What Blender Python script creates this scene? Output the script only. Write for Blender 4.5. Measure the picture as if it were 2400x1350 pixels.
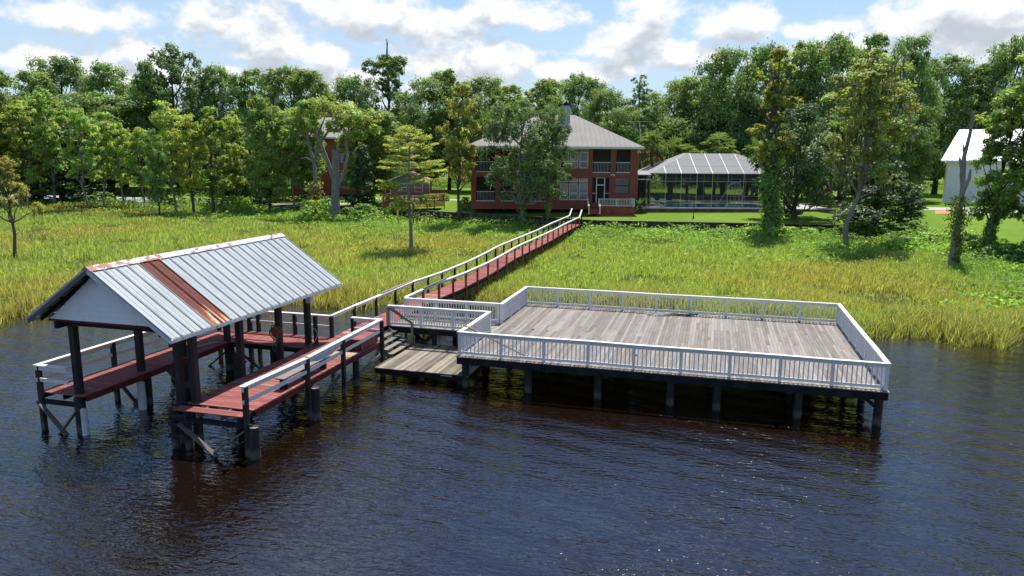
import bpy, math, random
import numpy as np
from mathutils import Vector, Matrix, Quaternion
for o in list(bpy.data.objects): bpy.data.objects.remove(o)
SC = bpy.context.scene
COL = SC.collection
R = math.radians
# ------------------------------------------------------------------ camera
# world axes follow the dock: X along the deck front, Y away over the marsh, Z up, water at 0
F_PX, PIT, YAW, ROLL, CAM_H = 1712.1, 0.17788, 0.26932, 0.00661, 9.876
_cy, _sy = math.cos(YAW), math.sin(YAW)
FW = np.array([-_sy*math.cos(PIT), _cy*math.cos(PIT), -math.sin(PIT)])
_r = np.array([_cy, _sy, 0.0]); _u = np.cross(_r, FW)
RT = _r*math.cos(ROLL) + _u*math.sin(ROLL); UP = np.cross(RT, FW)
cam_d = bpy.data.cameras.new('camera'); cam = bpy.data.objects.new('camera', cam_d); COL.objects.link(cam)
cam_d.sensor_width = 36.0; cam_d.lens = 36.0*F_PX/2400.0; cam_d.clip_start = 0.2; cam_d.clip_end = 5000
M = Matrix(((RT[0], UP[0], -FW[0], 0), (RT[1], UP[1], -FW[1], 0), (RT[2], UP[2], -FW[2], CAM_H), (0, 0, 0, 1)))
cam.matrix_world = M
SC.camera = cam

def ray(px, py): return FW*F_PX + RT*(px-1200) + UP*(675-py)
def at(px, py, z):                       # the place on level z seen at a photo pixel
    d = ray(px, py); t = (z-CAM_H)/d[2]; return np.array([0, 0, CAM_H]) + d*t
def LD(L, D): return np.array([_cy*L - _sy*D, _sy*L + _cy*D])   # lateral metres, metres ahead -> x, y
def toLD(x, y): return _cy*x + _sy*y, -_sy*x + _cy*y
def atD(px, py, D):
    d = ray(px, py); t = D/(-_sy*d[0] + _cy*d[1]); return np.array([0, 0, CAM_H]) + d*t

# ------------------------------------------------------------------ sun, sky, exposure
SUN_EL = R(64.0)
SUN_DIR = np.array([0.07, 1.0, 0.0]); SUN_DIR /= np.linalg.norm(SUN_DIR)
SUN_DIR = np.array([SUN_DIR[0]*math.cos(SUN_EL), SUN_DIR[1]*math.cos(SUN_EL), math.sin(SUN_EL)])
sun_d = bpy.data.lights.new('sun', 'SUN'); sun_d.energy = 4.6; sun_d.angle = R(0.53); sun_d.color = (1.0, 0.955, 0.88)
sun = bpy.data.objects.new('sun', sun_d); COL.objects.link(sun)
sun.rotation_euler = Vector(SUN_DIR).to_track_quat('Z', 'Y').to_euler(); sun.location = (0, 60, 60)

class G:
    """small helper round a node tree"""
    def __init__(s, nt): s.nt = nt; nt.nodes.clear()
    def n(s, typ, _in=None, **kw):
        nd = s.nt.nodes.new(typ)
        for k, v in kw.items(): setattr(nd, k, v)
        for k, v in (_in or {}).items(): s.set(nd, k, v)
        return nd
    def set(s, nd, k, v):
        sock = nd.inputs[k]
        if isinstance(v, bpy.types.NodeSocket): s.nt.links.new(v, sock)
        elif isinstance(v, bpy.types.Node): s.nt.links.new(v.outputs[0], sock)
        else: sock.default_value = v
    def math(s, op, a, b=None, c=None, clamp=False):
        nd = s.n('ShaderNodeMath', operation=op, use_clamp=clamp); s.set(nd, 0, a)
        if b is not None: s.set(nd, 1, b)
        if c is not None: s.set(nd, 2, c)
        return nd.outputs[0]
    def mix(s, f, a, b, blend='MIX'):
        nd = s.n('ShaderNodeMix', data_type='RGBA', blend_type=blend, clamp_factor=True)
        s.set(nd, 0, f); s.set(nd, 6, a); s.set(nd, 7, b); return nd.outputs[2]
    def ramp(s, f, stops, interp='LINEAR'):
        nd = s.n('ShaderNodeValToRGB'); e = nd.color_ramp.elements; nd.color_ramp.interpolation = interp
        while len(e) < len(stops): e.new(0.5)
        for i, (p, c) in enumerate(stops):
            e[i].position = p; e[i].color = (c if hasattr(c, '__len__') else (c, c, c)) + ((1,) if hasattr(c, '__len__') and len(c) == 3 or not hasattr(c, '__len__') else ())
        s.set(nd, 0, f); return nd.outputs[0]
    def rng(s, f, a, b, c=0.0, d=1.0, smooth=True):
        nd = s.n('ShaderNodeMapRange', interpolation_type='SMOOTHSTEP' if smooth else 'LINEAR', clamp=True) if smooth else s.n('ShaderNodeMapRange', clamp=True)
        s.set(nd, 0, f); s.set(nd, 1, a); s.set(nd, 2, b); s.set(nd, 3, c); s.set(nd, 4, d); return nd.outputs[0]
    def noise(s, vec, scale, detail=3.0, rough=0.5, dist=0.0):
        nd = s.n('ShaderNodeTexNoise', {'Scale': scale, 'Detail': detail, 'Roughness': rough, 'Distortion': dist})
        if vec is not None: s.set(nd, 'Vector', vec)
        return nd.outputs[0]
    def vmul(s, v, t):
        nd = s.n('ShaderNodeVectorMath', operation='MULTIPLY'); s.set(nd, 0, v); s.set(nd, 1, t); return nd.outputs[0]
    def vadd(s, v, t):
        nd = s.n('ShaderNodeVectorMath', operation='ADD'); s.set(nd, 0, v); s.set(nd, 1, t); return nd.outputs[0]

W = bpy.data.worlds.new('World'); SC.world = W; W.use_nodes = True
def cloud_group():
    """cumulus cover: a field of fair-weather clouds over the whole sky plus the larger heaps that stand over the wood"""
    t = bpy.data.node_groups.new('cloud_cover', 'ShaderNodeTree')
    t.interface.new_socket('dir', in_out='INPUT', socket_type='NodeSocketVector')
    t.interface.new_socket('cover', in_out='OUTPUT', socket_type='NodeSocketFloat')
    g = G(t); gi = g.n('NodeGroupInput'); go = g.n('NodeGroupOutput'); d = gi.outputs[0]
    def dot(v):
        nd = g.n('ShaderNodeVectorMath', operation='DOT_PRODUCT'); g.set(nd, 0, d); g.set(nd, 1, v); return nd.outputs['Value']
    a = g.math('ARCTAN2', dot((_cy, _sy, 0)), dot((-_sy, _cy, 0)))
    sep = g.n('ShaderNodeSeparateXYZ', {0: d}); e = g.math('ARCSINE', sep.outputs[2])
    ae = g.n('ShaderNodeCombineXYZ', {0: a, 1: e, 2: 0.0}).outputs[0]
    heaps = [(215, 42, 150, 36), (330, 118, 95, 40), (505, 62, 110, 62), (625, 112, 95, 48), (868, 36, 160, 56), (1185, 36, 165, 38),
             (1510, 62, 82, 72), (1702, 62, 98, 44), (1430, 118, 78, 34), (2085, 56, 78, 36), (2270, 34, 170, 56), (1140, 132, 120, 46),
             (765, 135, 62, 34), (60, 140, 95, 28), (1960, 68, 110, 18), (2000, 128, 160, 30), (250, 172, 200, 30), (700, 175, 240, 26), (1330, 165, 150, 30),
             (1600, 120, 120, 34), (2330, 110, 170, 40),
             (-350, 40, 220, 60), (2800, 60, 240, 70)]
    best = None
    for (px, py, w, h) in heaps:
        v = ray(px, py); v = v/np.linalg.norm(v)
        a0 = math.atan2(v @ np.array([_cy, _sy, 0]), v @ np.array([-_sy, _cy, 0])); e0 = math.asin(v[2])
        q = g.vmul(g.vadd(ae, (-a0, -e0, 0)), (F_PX/w, F_PX/h, 0))
        ln = g.n('ShaderNodeVectorMath', operation='LENGTH'); g.set(ln, 0, q)
        val = g.math('SUBTRACT', 1.0, ln.outputs['Value'])
        best = val if best is None else g.math('SMOOTH_MAX', best, val, 0.25)
    best = g.math('MAXIMUM', best, -1.2)
    st = g.vmul(d, (1.0, 1.0, 1.5))
    big = g.noise(st, 3.1, 2.0, 0.5)                                   # the general cover
    gen = g.math('MULTIPLY', g.math('SUBTRACT', big, 0.60), 5.0)
    base = g.math('MAXIMUM', best, gen)
    fb = g.noise(st, 26.0, 9.0, 0.56, 0.25)
    fc = g.noise(st, 9.0, 4.0, 0.55)
    f = g.math('ADD', g.math('MULTIPLY', g.math('SUBTRACT', fb, 0.5), 2.3), g.math('MULTIPLY', g.math('SUBTRACT', fc, 0.5), 1.5))
    g.set(go, 0, g.math('ADD', base, f))
    return t
g = G(W.node_tree)
out = g.n('ShaderNodeOutputWorld'); bg = g.n('ShaderNodeBackground', {'Strength': 0.105})
sky = g.n('ShaderNodeTexSky', sky_type='NISHITA', sun_disc=False)
sky.sun_elevation = SUN_EL; sky.sun_rotation = math.atan2(SUN_DIR[0], SUN_DIR[1]); sky.altitude = 10; sky.air_density = 1.0; sky.dust_density = 0.1; sky.ozone_density = 2.4
tc = g.n('ShaderNodeTexCoord'); d = tc.outputs['Generated']
cg = cloud_group()
def cov(v):
    nd = g.n('ShaderNodeGroup'); nd.node_tree = cg; g.set(nd, 0, v); return nd.outputs[0]
c0 = cov(d); c1 = cov(g.vadd(d, (0.004, 0, 0.024)))
alpha = g.rng(c0, -0.2, 0.46)
thick = g.rng(c1, -0.1, 0.9); relief = g.rng(g.math('SUBTRACT', c0, c1), -0.5, 0.7)
lit = g.math('ADD', g.math('MULTIPLY', g.math('SUBTRACT', 1.0, thick), 0.62), g.math('MULTIPLY', relief, 0.38))
ccol = g.ramp(lit, [(0.0, (3.9, 4.2, 4.65)), (0.4, (5.3, 5.6, 5.95)), (0.78, (6.9, 6.95, 7.0))])
skyc = g.mix(g.rng(g.noise(g.vmul(d, (1, 1, 5.0)), 2.4, 5.0, 0.6), 0.54, 0.95), g.mix(1.0, sky.outputs[0], (.75, .905, 1.05, 1), 'MULTIPLY'), (4.0, 4.9, 5.8, 1))   # thin high veil
low = g.rng(g.n('ShaderNodeSeparateXYZ', {0: d}).outputs[2], 0.33, 0.06, 0.0, 0.84)
skyc = g.mix(low, skyc, (4.2, 5.15, 6.05, 1))                          # pale summer haze low in the sky
g.set(bg, 'Color', g.mix(g.math('MULTIPLY', alpha, 0.97), skyc, ccol)); g.set(out, 0, bg)
W.cycles.sampling_method = 'MANUAL'; W.cycles.sample_map_resolution = 256
vs = SC.view_settings; vs.view_transform = 'Standard'; vs.look = 'None'; vs.exposure = 0.5; vs.gamma = 1.0; vs.use_curve_mapping = False
SC.render.engine = 'CYCLES'
cy = SC.cycles; cy.max_bounces = 8; cy.diffuse_bounces = 6; cy.glossy_bounces = 3; cy.transmission_bounces = 3; cy.transparent_max_bounces = 10
cy.use_denoising = True; cy.caustics_reflective = False; cy.caustics_refractive = False; cy.sample_clamp_indirect = 6.0; cy.sample_clamp_direct = 5.0
SC.cycles.use_adaptive_sampling = True

# ------------------------------------------------------------------ materials
def newmat(name):
    m = bpy.data.materials.new(name); m.use_nodes = True; g = G(m.node_tree); o = g.n('ShaderNodeOutputMaterial'); return m, g, o
def princ(g, o, color, rough=0.7, spec=0.3, bump=None, bstr=0.3, bdist=0.01, metal=0.0):
    b = g.n('ShaderNodeBsdfPrincipled', {'Roughness': rough, 'Specular IOR Level': spec, 'Metallic': metal}); g.set(b, 'Base Color', color)
    if bump is not None:
        bn = g.n('ShaderNodeBump', {'Strength': bstr, 'Distance': bdist}); g.set(bn, 'Height', bump); g.set(b, 'Normal', bn)
    g.set(o, 0, b); return b
def pos(g): return g.n('ShaderNodeNewGeometry').outputs['Position']
def orand(g): return g.n('ShaderNodeObjectInfo').outputs['Random']
def plain(name, col, rough=0.7, spec=0.3, var=0.18, scale=3.0, bump=0.15, metal=0.0):
    m, g, o = newmat(name); p = pos(g)
    n = g.noise(p, scale, 4.0, 0.6); n2 = g.noise(p, scale*9, 2.0)
    f = g.math('ADD', g.math('MULTIPLY', n, 0.7), g.math('MULTIPLY', n2, 0.3))
    lo = tuple(c*(1-var*1.6) for c in col)+(1,); hi = tuple(min(1, c*(1+var*1.4)) for c in col)+(1,)
    princ(g, o, g.mix(g.rng(f, 0.3, 0.7), lo, hi), rough, spec, n2, bump, 0.01, metal); return m
def boards(name, stops, axis, gr=28.0, rough=0.8, worn=None, wornf=0.62, stain=None, per=0.75):
    """weathered boards: one tone per board, grain along it, worn patches"""
    m, g, o = newmat(name); p = pos(g); r = orand(g)
    sc = {'x': (1.0, gr, gr), 'y': (gr, 1.0, gr), 'z': (gr, gr, 1.0)}[axis]
    off = g.n('ShaderNodeCombineXYZ', {0: g.math('MULTIPLY', r, 37.0), 1: g.math('MULTIPLY', r, 91.0), 2: 0.0}).outputs[0]
    q = g.vadd(g.vmul(p, sc), off)
    gn = g.noise(q, 1.0, 5.0, 0.65)
    wd = g.noise(g.vadd(p, off), 0.7, 3.0, 0.5)
    f = g.math('ADD', g.math('MULTIPLY', r, per), g.math('ADD', g.math('MULTIPLY', g.math('SUBTRACT', gn, 0.5), 0.75), g.math('MULTIPLY', g.math('SUBTRACT', wd, 0.38), 0.55)))
    col = g.ramp(f, stops)
    if worn:
        wn = g.noise(g.vmul(p, {'x': (1.5, 7, 7), 'y': (7, 1.5, 7), 'z': (7, 7, 1.5)}[axis]), 1.0, 6.0, 0.7)
        wb = g.noise(p, 0.55, 3.0, 0.6)                                # trodden stretches wear through first
        wn = g.math('ADD', wn, g.math('MULTIPLY', g.math('SUBTRACT', wb, 0.5), 0.35))
        col = g.mix(g.math('MULTIPLY', g.rng(wn, wornf-0.04, wornf+0.12), 0.85), col, worn+(1,))
    if stain:
        sn = g.noise(p, 0.35, 4.0, 0.6); col = g.mix(g.math('MULTIPLY', g.rng(sn, 0.5, 0.72), 0.55), col, stain+(1,))
    princ(g, o, col, rough, 0.25, gn, 0.35, 0.006); return m

MT = {}
MT['deck'] = boards('weathered_grey_decking', [(0.0, (.15, .125, .105)), (0.3, (.235, .207, .182)), (0.6, (.315, .286, .256)), (0.85, (.40, .372, .34)), (1.0, (.49, .46, .43))], 'y', stain=(.225, .19, .16), per=0.5)
MT['deck2'] = boards('pale_weathered_planks', [(0.0, (.075, .062, .05)), (0.4, (.22, .19, .14)), (0.75, (.36, .32, .25)), (1.0, (.44, .41, .34))], 'y', stain=(.10, .085, .07), per=0.6)
MT['tread'] = boards('grey_tread_boards', [(0.0, (.14, .12, .095)), (0.5, (.24, .21, .17)), (1.0, (.36, .32, .27))], 'y')
REDS = [(0.0, (.185, .052, .046)), (0.4, (.30, .095, .080)), (0.75, (.38, .140, .118)), (1.0, (.45, .21, .18))]
MT['red_x'] = boards('red_painted_planks', REDS, 'x', worn=(.40, .26, .21), wornf=0.60, per=0.45)
MT['red_y'] = boards('red_painted_planks_lengthwise', REDS, 'y', worn=(.40, .26, .21), wornf=0.60, per=0.45)
MT['red_dark'] = plain('dark_red_painted_wood', (.13, .022, .018), 0.75, 0.25, 0.3, 4)
MT['bare_x'] = boards('bare_worn_planks', [(0.0, (.26, .17, .10)), (0.5, (.36, .28, .17)), (1.0, (.48, .40, .28))], 'x', worn=(.26, .07, .05), wornf=0.66)
MT['white'] = None
def white_paint(name, base, grime):
    m, g, o = newmat(name); p = pos(g)
    n = g.noise(p, 2.2, 5.0, 0.65); n2 = g.noise(g.vmul(p, (9, 9, 2.5)), 1.0, 4.0, 0.6)
    c = g.mix(g.math('MULTIPLY', g.rng(n, 0.5, 0.8), 0.5), base+(1,), grime+(1,))
    c = g.mix(g.rng(n2, 0.62, 0.72), c, tuple(x*0.72 for x in grime)+(1,))
    princ(g, o, c, 0.6, 0.3, n2, 0.1, 0.004); return m
MT['white'] = white_paint('white_painted_wood', (.72, .72, .71), (.55, .54, .51))
MT['cap'] = white_paint('white_rail_cap', (.76, .75, .71), (.58, .555, .50))
MT['trim'] = white_paint('house_trim_white', (.70, .71, .70), (.58, .58, .56))
MT['siding'] = white_paint('white_gable_siding', (.80, .82, .85), (.66, .68, .71))
MT['pile'] = None
def piling_mat():
    m, g, o = newmat('dark_tarred_piling'); p = pos(g); z = g.n('ShaderNodeSeparateXYZ', {0: p}).outputs[2]
    n = g.noise(g.vmul(p, (14, 14, 1.3)), 1.0, 5.0, 0.65)
    c = g.ramp(n, [(0.25, (.010, .010, .011)), (0.55, (.026, .024, .024)), (0.78, (.075, .066, .058))])
    w = g.math('ADD', z, g.math('MULTIPLY', g.math('SUBTRACT', n, 0.5), 0.5))       # pale scoured band over the waterline
    band = g.math('MULTIPLY', g.rng(w, 0.42, 0.24), g.rng(w, 0.03, 0.12))
    c = g.mix(g.math('MULTIPLY', band, 0.6), c, (.13, .115, .10, 1))
    princ(g, o, c, 0.7, 0.3, n, 0.5, 0.01); return m
MT['pile'] = piling_mat()
MT['beam'] = plain('dark_stained_beam', (.017, .017, .019), 0.8, 0.2, 0.4, 2.5)
MT['brace'] = boards('grey_brace_timber', [(0.0, (.07, .063, .055)), (0.5, (.16, .145, .125)), (1.0, (.27, .25, .22))], 'z')
MT['greyboard'] = boards('grey_loose_board', [(0.0, (.15, .13, .11)), (1.0, (.32, .29, .25))], 'y')
MT['endgrain'] = plain('piling_end_grain', (.20, .17, .14), 0.85, 0.2, 0.35, 9)
MT['pvc'] = plain('white_piling_sleeve', (.56, .60, .62), 0.35, 0.5, 0.12, 3)

def metal_roof():
    m, g, o = newmat('white_ribbed_roof_metal'); p = pos(g); r = orand(g)
    n = g.noise(g.vmul(p, (1.2, 5.0, 1.2)), 1.0, 5.0, 0.6); n2 = g.noise(p, 0.8, 4.0)
    f = g.math('ADD', g.math('MULTIPLY', n, 0.6), g.math('MULTIPLY', n2, 0.4))
    c = g.ramp(f, [(0.28, (.24, .275, .29)), (0.5, (.36, .39, .405)), (0.78, (.46, .485, .49))])
    y = g.n('ShaderNodeSeparateXYZ', {0: p}).outputs[1]
    tn = g.rng(g.noise(g.vmul(p, (.5, 2.2, .5)), 1.0, 4.0, 0.6), 0.5, 0.68)
    near = g.math('MULTIPLY', g.rng(y, 19.9, 20.6), g.rng(y, 22.3, 21.4))
    c = g.mix(g.math('MULTIPLY', g.math('MULTIPLY', tn, near), 0.42), c, (.42, .40, .22, 1))     # algae and rust run beside the rusted sheet
    princ(g, o, c, 0.6, 0.3, n, 0.05, 0.004); return m
def rust_metal():
    m, g, o = newmat('rusted_roof_sheet'); p = pos(g); s = g.n('ShaderNodeSeparateXYZ', {0: p}); z = s.outputs[2]
    n = g.noise(g.vmul(p, (1.0, 9.0, 1.0)), 1.0, 5.0, 0.6); n2 = g.noise(p, 3.0, 4.0, 0.6)
    c = g.ramp(n2, [(0.3, (.115, .034, .024)), (0.6, (.155, .048, .034)), (0.85, (.20, .06, .035))])
    h = g.math('ADD', z, g.math('MULTIPLY', g.math('SUBTRACT', n, 0.5), 1.6))
    c = g.mix(g.rng(h, 4.55, 4.2), c, (.38, .105, .022, 1))
    c = g.mix(g.rng(g.math('ADD', z, g.math('MULTIPLY', g.math('SUBTRACT', n, 0.5), 2.6)), 4.25, 4.02), c, (.52, .47, .38, 1))
    princ(g, o, c, 0.75, 0.2, n2, 0.15, 0.004); return m
def ridge_metal():
    m, g, o = newmat('flaking_ridge_cap'); p = pos(g); y = g.n('ShaderNodeSeparateXYZ', {0: p}).outputs[1]
    vor = g.n('ShaderNodeTexVoronoi', {'Scale': 1.0}, feature='F1', distance='CHEBYCHEV'); g.set(vor, 'Vector', g.vmul(p, (5.0, 4.0, 5.0)))
    vr = g.n('ShaderNodeSeparateColor', {0: vor.outputs['Color']}).outputs[0]
    big = g.noise(g.vmul(p, (1, .8, 1)), 0.9, 2.0)
    lim = g.math('ADD', g.rng(y, 20.0, 27.5, 0.52, 0.86, False), g.math('MULTIPLY', g.math('SUBTRACT', big, 0.5), 1.3))
    rust = g.math('GREATER_THAN', g.math('ADD', g.math('MULTIPLY', vr, 0.6), g.math('MULTIPLY', g.noise(p, 7.0, 3.0), 0.45)), lim)
    n2 = g.noise(p, 6.0, 3.0)
    c = g.mix(rust, g.mix(n2, (.44, .46, .47, 1), (.54, .55, .55, 1)), g.mix(n2, (.22, .055, .028, 1), (.36, .11, .055, 1)))
    princ(g, o, c, 0.5, 0.4); return m
MT['roof'] = metal_roof(); MT['rust'] = rust_metal(); MT['ridge'] = ridge_metal()
MT['gutter'] = plain('white_roof_edge', (.62, .63, .63), 0.5, 0.4, 0.1)

def brick_mat():
    m, g, o = newmat('red_brickwork'); tc = g.n('ShaderNodeTexCoord'); s = g.n('ShaderNodeSeparateXYZ', {0: tc.outputs['Object']})
    v = g.n('ShaderNodeCombineXYZ', {0: g.math('ADD', s.outputs[0], s.outputs[1]), 1: s.outputs[2], 2: 0.0}).outputs[0]
    b = g.n('ShaderNodeTexBrick', {'Scale': 1.0, 'Mortar Size': 0.006, 'Brick Width': 0.22, 'Row Height': 0.075, 'Color1': (.35, .092, .068, 1), 'Color2': (.26, .068, .052, 1), 'Mortar': (.29, .15, .115, 1)}); g.set(b, 'Vector', v)
    n = g.noise(tc.outputs['Object'], 0.9, 4.0)
    princ(g, o, g.mix(g.math('MULTIPLY', g.rng(n, 0.4, 0.7), 0.5), b.outputs[0], (.24, .064, .048, 1)), 0.85, 0.2, b.outputs[1], -0.3, 0.006); return m
MT['brick'] = brick_mat()
def seam_roof(name, lo, hi, rough=0.5, metal=0.0, spec=0.4):
    m, g, o = newmat(name); tc = g.n('ShaderNodeTexCoord'); p = tc.outputs['Object']
    n = g.noise(g.vmul(p, (5.0, .5, .5)), 1.0, 4.0, 0.6); n2 = g.noise(p, 0.5, 4.0)
    f = g.math('ADD', g.math('MULTIPLY', n, 0.5), g.math('MULTIPLY', n2, 0.5))
    princ(g, o, g.ramp(f, [(0.3, lo), (0.7, hi)]), rough, spec, None, metal=metal); return m
MT['tanroof'] = seam_roof('tan_metal_roof', (.30, .285, .26), (.39, .365, .335), 0.9, spec=.08)
MT['whiteroof'] = seam_roof('bright_metal_roof', (.78, .80, .82), (.86, .87, .88), 0.3)
MT['redroof'] = seam_roof('small_red_roof', (.40, .10, .09), (.50, .15, .13))
MT['greyroof'] = seam_roof('grey_shed_roof', (.22, .22, .225), (.30, .30, .305))
MT['green'] = plain('sage_green_siding', (.17, .22, .16), 0.7, 0.3, 0.12)
MT['reddeck'] = plain('red_stained_wood', (.36, .078, .058), 0.75, 0.25, 0.25, 2)
MT['concrete'] = plain('pale_concrete', (.42, .40, .38), 0.85, 0.2, 0.14, 1.2)
MT['poolwall'] = plain('grey_retaining_wall', (.13, .125, .115), 0.85, 0.2, 0.3, 0.9)
MT['bulk'] = boards('bulkhead_timber', [(0.0, (.030, .026, .022)), (0.6, (.075, .065, .055)), (1.0, (.15, .13, .115))], 'x')
MT['alu'] = plain('white_aluminium', (.62, .64, .65), 0.4, 0.5, 0.06)
MT['wallwhite'] = plain('white_house_siding', (.72, .74, .76), 0.7, 0.3, 0.06)
MT['blue'] = plain('blue_lounger_fabric', (.03, .08, .26), 0.7, 0.3, 0.2)
MT['slide'] = plain('pale_blue_slide', (.42, .52, .62), 0.35, 0.5, 0.06)
MT['black'] = plain('black_metal', (.012, .012, .013), 0.5, 0.4, 0.2)
MT['hose'] = plain('green_hose', (.05, .16, .06), 0.5, 0.4, 0.25)
MT['reel'] = plain('red_hose_reel', (.21, .045, .03), 0.6, 0.3, 0.3, 8)
MT['ropew'] = plain('pale_rope', (.50, .50, .44), 0.9, 0.1, 0.2, 20)
MT['ropeg'] = plain('dark_green_rope', (.03, .09, .06), 0.9, 0.1, 0.2, 20)
MT['cloth'] = plain('white_awning_cloth', (.60, .64, .68), 0.85, 0.1, 0.1, 3)
MT['chim'] = plain('grey_chimney', (.40, .42, .44), 0.8, 0.2, 0.15)
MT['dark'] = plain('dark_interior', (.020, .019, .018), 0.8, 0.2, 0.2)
MT['sand'] = plain('orange_sand', (.50, .25, .11), 0.95, 0.1, 0.12)
def glass_mat(name, col, rough=0.04):
    m, g, o = newmat(name); tc = g.n('ShaderNodeTexCoord'); n = g.noise(tc.outputs['Object'], 1.1, 3.0)
    princ(g, o, g.mix(n, tuple(c*0.6 for c in col)+(1,), tuple(c*1.4 for c in col)+(1,)), rough, 0.9, n, 0.03, 0.05); return m
MT['glass'] = glass_mat('dark_window_glass', (.018, .02, .022))
MT['glassb'] = glass_mat('window_glass_with_blind', (.16, .18, .20))
def screen_mat(name, col, cover):
    m, g, o = newmat(name); d = g.n('ShaderNodeBsdfDiffuse', {'Color': col+(1,)}); t = g.n('ShaderNodeBsdfTransparent'); mx = g.n('ShaderNodeMixShader', {0: cover})
    g.set(mx, 1, t); g.set(mx, 2, d); g.set(o, 0, mx); return m
MT['screen'] = screen_mat('fine_insect_screen', (.06, .06, .06), 0.42)
MT['screenroof'] = screen_mat('grey_roof_screen', (.46, .45, .44), 0.66)

def water_mat():
    m, g, o = newmat('tannin_river_water'); p = pos(g)
    def rot(v, ang, s):
        mp = g.n('ShaderNodeMapping', vector_type='POINT'); mp.inputs['Rotation'].default_value = (0, 0, ang); mp.inputs['Scale'].default_value = s; g.set(mp, 0, v); return mp.outputs[0]
    w = g.noise(p, 0.12, 3.0, 0.5)                                        # gusts: calmer and livelier water
    a = g.noise(rot(p, R(10), (1.1, 3.0, 1)), 1.0, 2.0, 0.5, 0.7)
    b = g.noise(rot(p, R(-16), (2.6, 7.0, 1)), 1.0, 2.0, 0.5, 0.6)
    c = g.noise(rot(p, R(4), (6.5, 17.0, 1)), 1.0, 2.0, 0.55, 0.4)
    wv = g.n('ShaderNodeTexWave', {'Scale': 1.0, 'Distortion': 4.0, 'Detail': 2.0, 'Detail Scale': 0.7}, wave_type='BANDS', bands_direction='Y'); g.set(wv, 'Vector', rot(p, R(42), (0.10, 0.30, 1)))
    h = g.math('ADD', g.math('MULTIPLY', a, 0.50), g.math('ADD', g.math('MULTIPLY', b, 0.46), g.math('ADD', g.math('MULTIPLY', c, 0.10), g.math('MULTIPLY', wv.outputs['Color'], 0.34))))
    h = g.math('MULTIPLY', h, g.rng(w, 0.35, 0.65, 0.55, 1.25))
    bn = g.n('ShaderNodeBump', {'Strength': 1.0, 'Distance': 0.090}); g.set(bn, 'Height', h)
    b_ = g.n('ShaderNodeBsdfPrincipled', {'Base Color': (.0085, .0042, .0019, 1), 'Roughness': 0.03, 'IOR': 1.95, 'Specular IOR Level': 0.5}); g.set(b_, 'Normal', bn)
    g.set(o, 0, b_); return m
MT['water'] = water_mat()
def pool_mat():
    m, g, o = newmat('pool_water'); n = g.noise(pos(g), 3.0, 3.0)
    princ(g, o, g.mix(n, (.01, .12, .20, 1), (.02, .20, .30, 1)), 0.05, 0.5, n, 0.2, 0.05); return m
MT['pool'] = pool_mat()
def ground_mat(name, stops, s1, s2, rough=0.95):
    m, g, o = newmat(name); p = pos(g)
    n = g.noise(p, s1, 5.0, 0.62); n2 = g.noise(p, s2, 3.0, 0.6)
    f = g.math('ADD', g.math('MULTIPLY', n, 0.6), g.math('MULTIPLY', n2, 0.4))
    princ(g, o, g.ramp(f, stops), rough, 0.1, n2, 0.6, 0.05); return m
MT['lawn'] = ground_mat('mown_lawn', [(0.3, (.085, .155, .014)), (0.48, (.125, .215, .019)), (0.6, (.16, .25, .028)), (0.72, (.21, .24, .05))], 0.16, 1.4)
MT['mud'] = ground_mat('marsh_mud', [(0.3, (.03, .034, .012)), (0.55, (.055, .06, .018)), (0.8, (.08, .07, .026))], 0.5, 4.0)
def leaf_mat(name, gloss=0.05, trans=0.32, rough=0.4):
    m, g, o = newmat(name); a = g.n('ShaderNodeAttribute', attribute_name='Col'); oi = g.n('ShaderNodeObjectInfo')
    c = g.mix(1.0, a.outputs['Color'], oi.outputs['Color'], 'MULTIPLY')
    df = g.n('ShaderNodeBsdfDiffuse'); g.set(df, 'Color', c)
    tr = g.n('ShaderNodeBsdfTranslucent'); g.set(tr, 'Color', g.mix(1.0, c, (1.5, 1.38, 0.8, 1), 'MULTIPLY'))
    mx = g.n('ShaderNodeMixShader', {0: trans}); g.set(mx, 1, df); g.set(mx, 2, tr)
    gl = g.n('ShaderNodeBsdfGlossy', {'Roughness': rough, 'Color': (1, 1, 1, 1)}); m2 = g.n('ShaderNodeMixShader', {0: gloss}); g.set(m2, 1, mx); g.set(m2, 2, gl)
    g.set(o, 0, m2); return m
MT['leaf'] = leaf_mat('tree_leaves', 0.03, 0.5, 0.5); MT['gleaf'] = leaf_mat('glossy_leaves', 0.035, 0.38, 0.5); MT['grass'] = leaf_mat('marsh_grass_blades', 0.02, 0.52, 0.6); MT['moss'] = leaf_mat('hanging_moss', 0.0, 0.4)
def bark(name, lo, hi):
    m, g, o = newmat(name); p = pos(g); n = g.noise(g.vmul(p, (5, 5, 1.2)), 1.0, 6.0, 0.7); n2 = g.noise(p, 1.3, 3.0)
    f = g.math('ADD', g.math('MULTIPLY', n, 0.65), g.math('MULTIPLY', n2, 0.35))
    princ(g, o, g.ramp(f, [(0.3, lo), (0.65, hi)]), 0.9, 0.15, n, 0.6, 0.04); return m
MT['bark'] = bark('grey_brown_bark', (.045, .038, .030), (.15, .13, .11)); MT['pale'] = bark('pale_lichen_bark', (.12, .105, .09), (.33, .30, .265)); MT['darkbark'] = bark('dark_bark', (.025, .022, .018), (.075, .064, .052))

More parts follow.
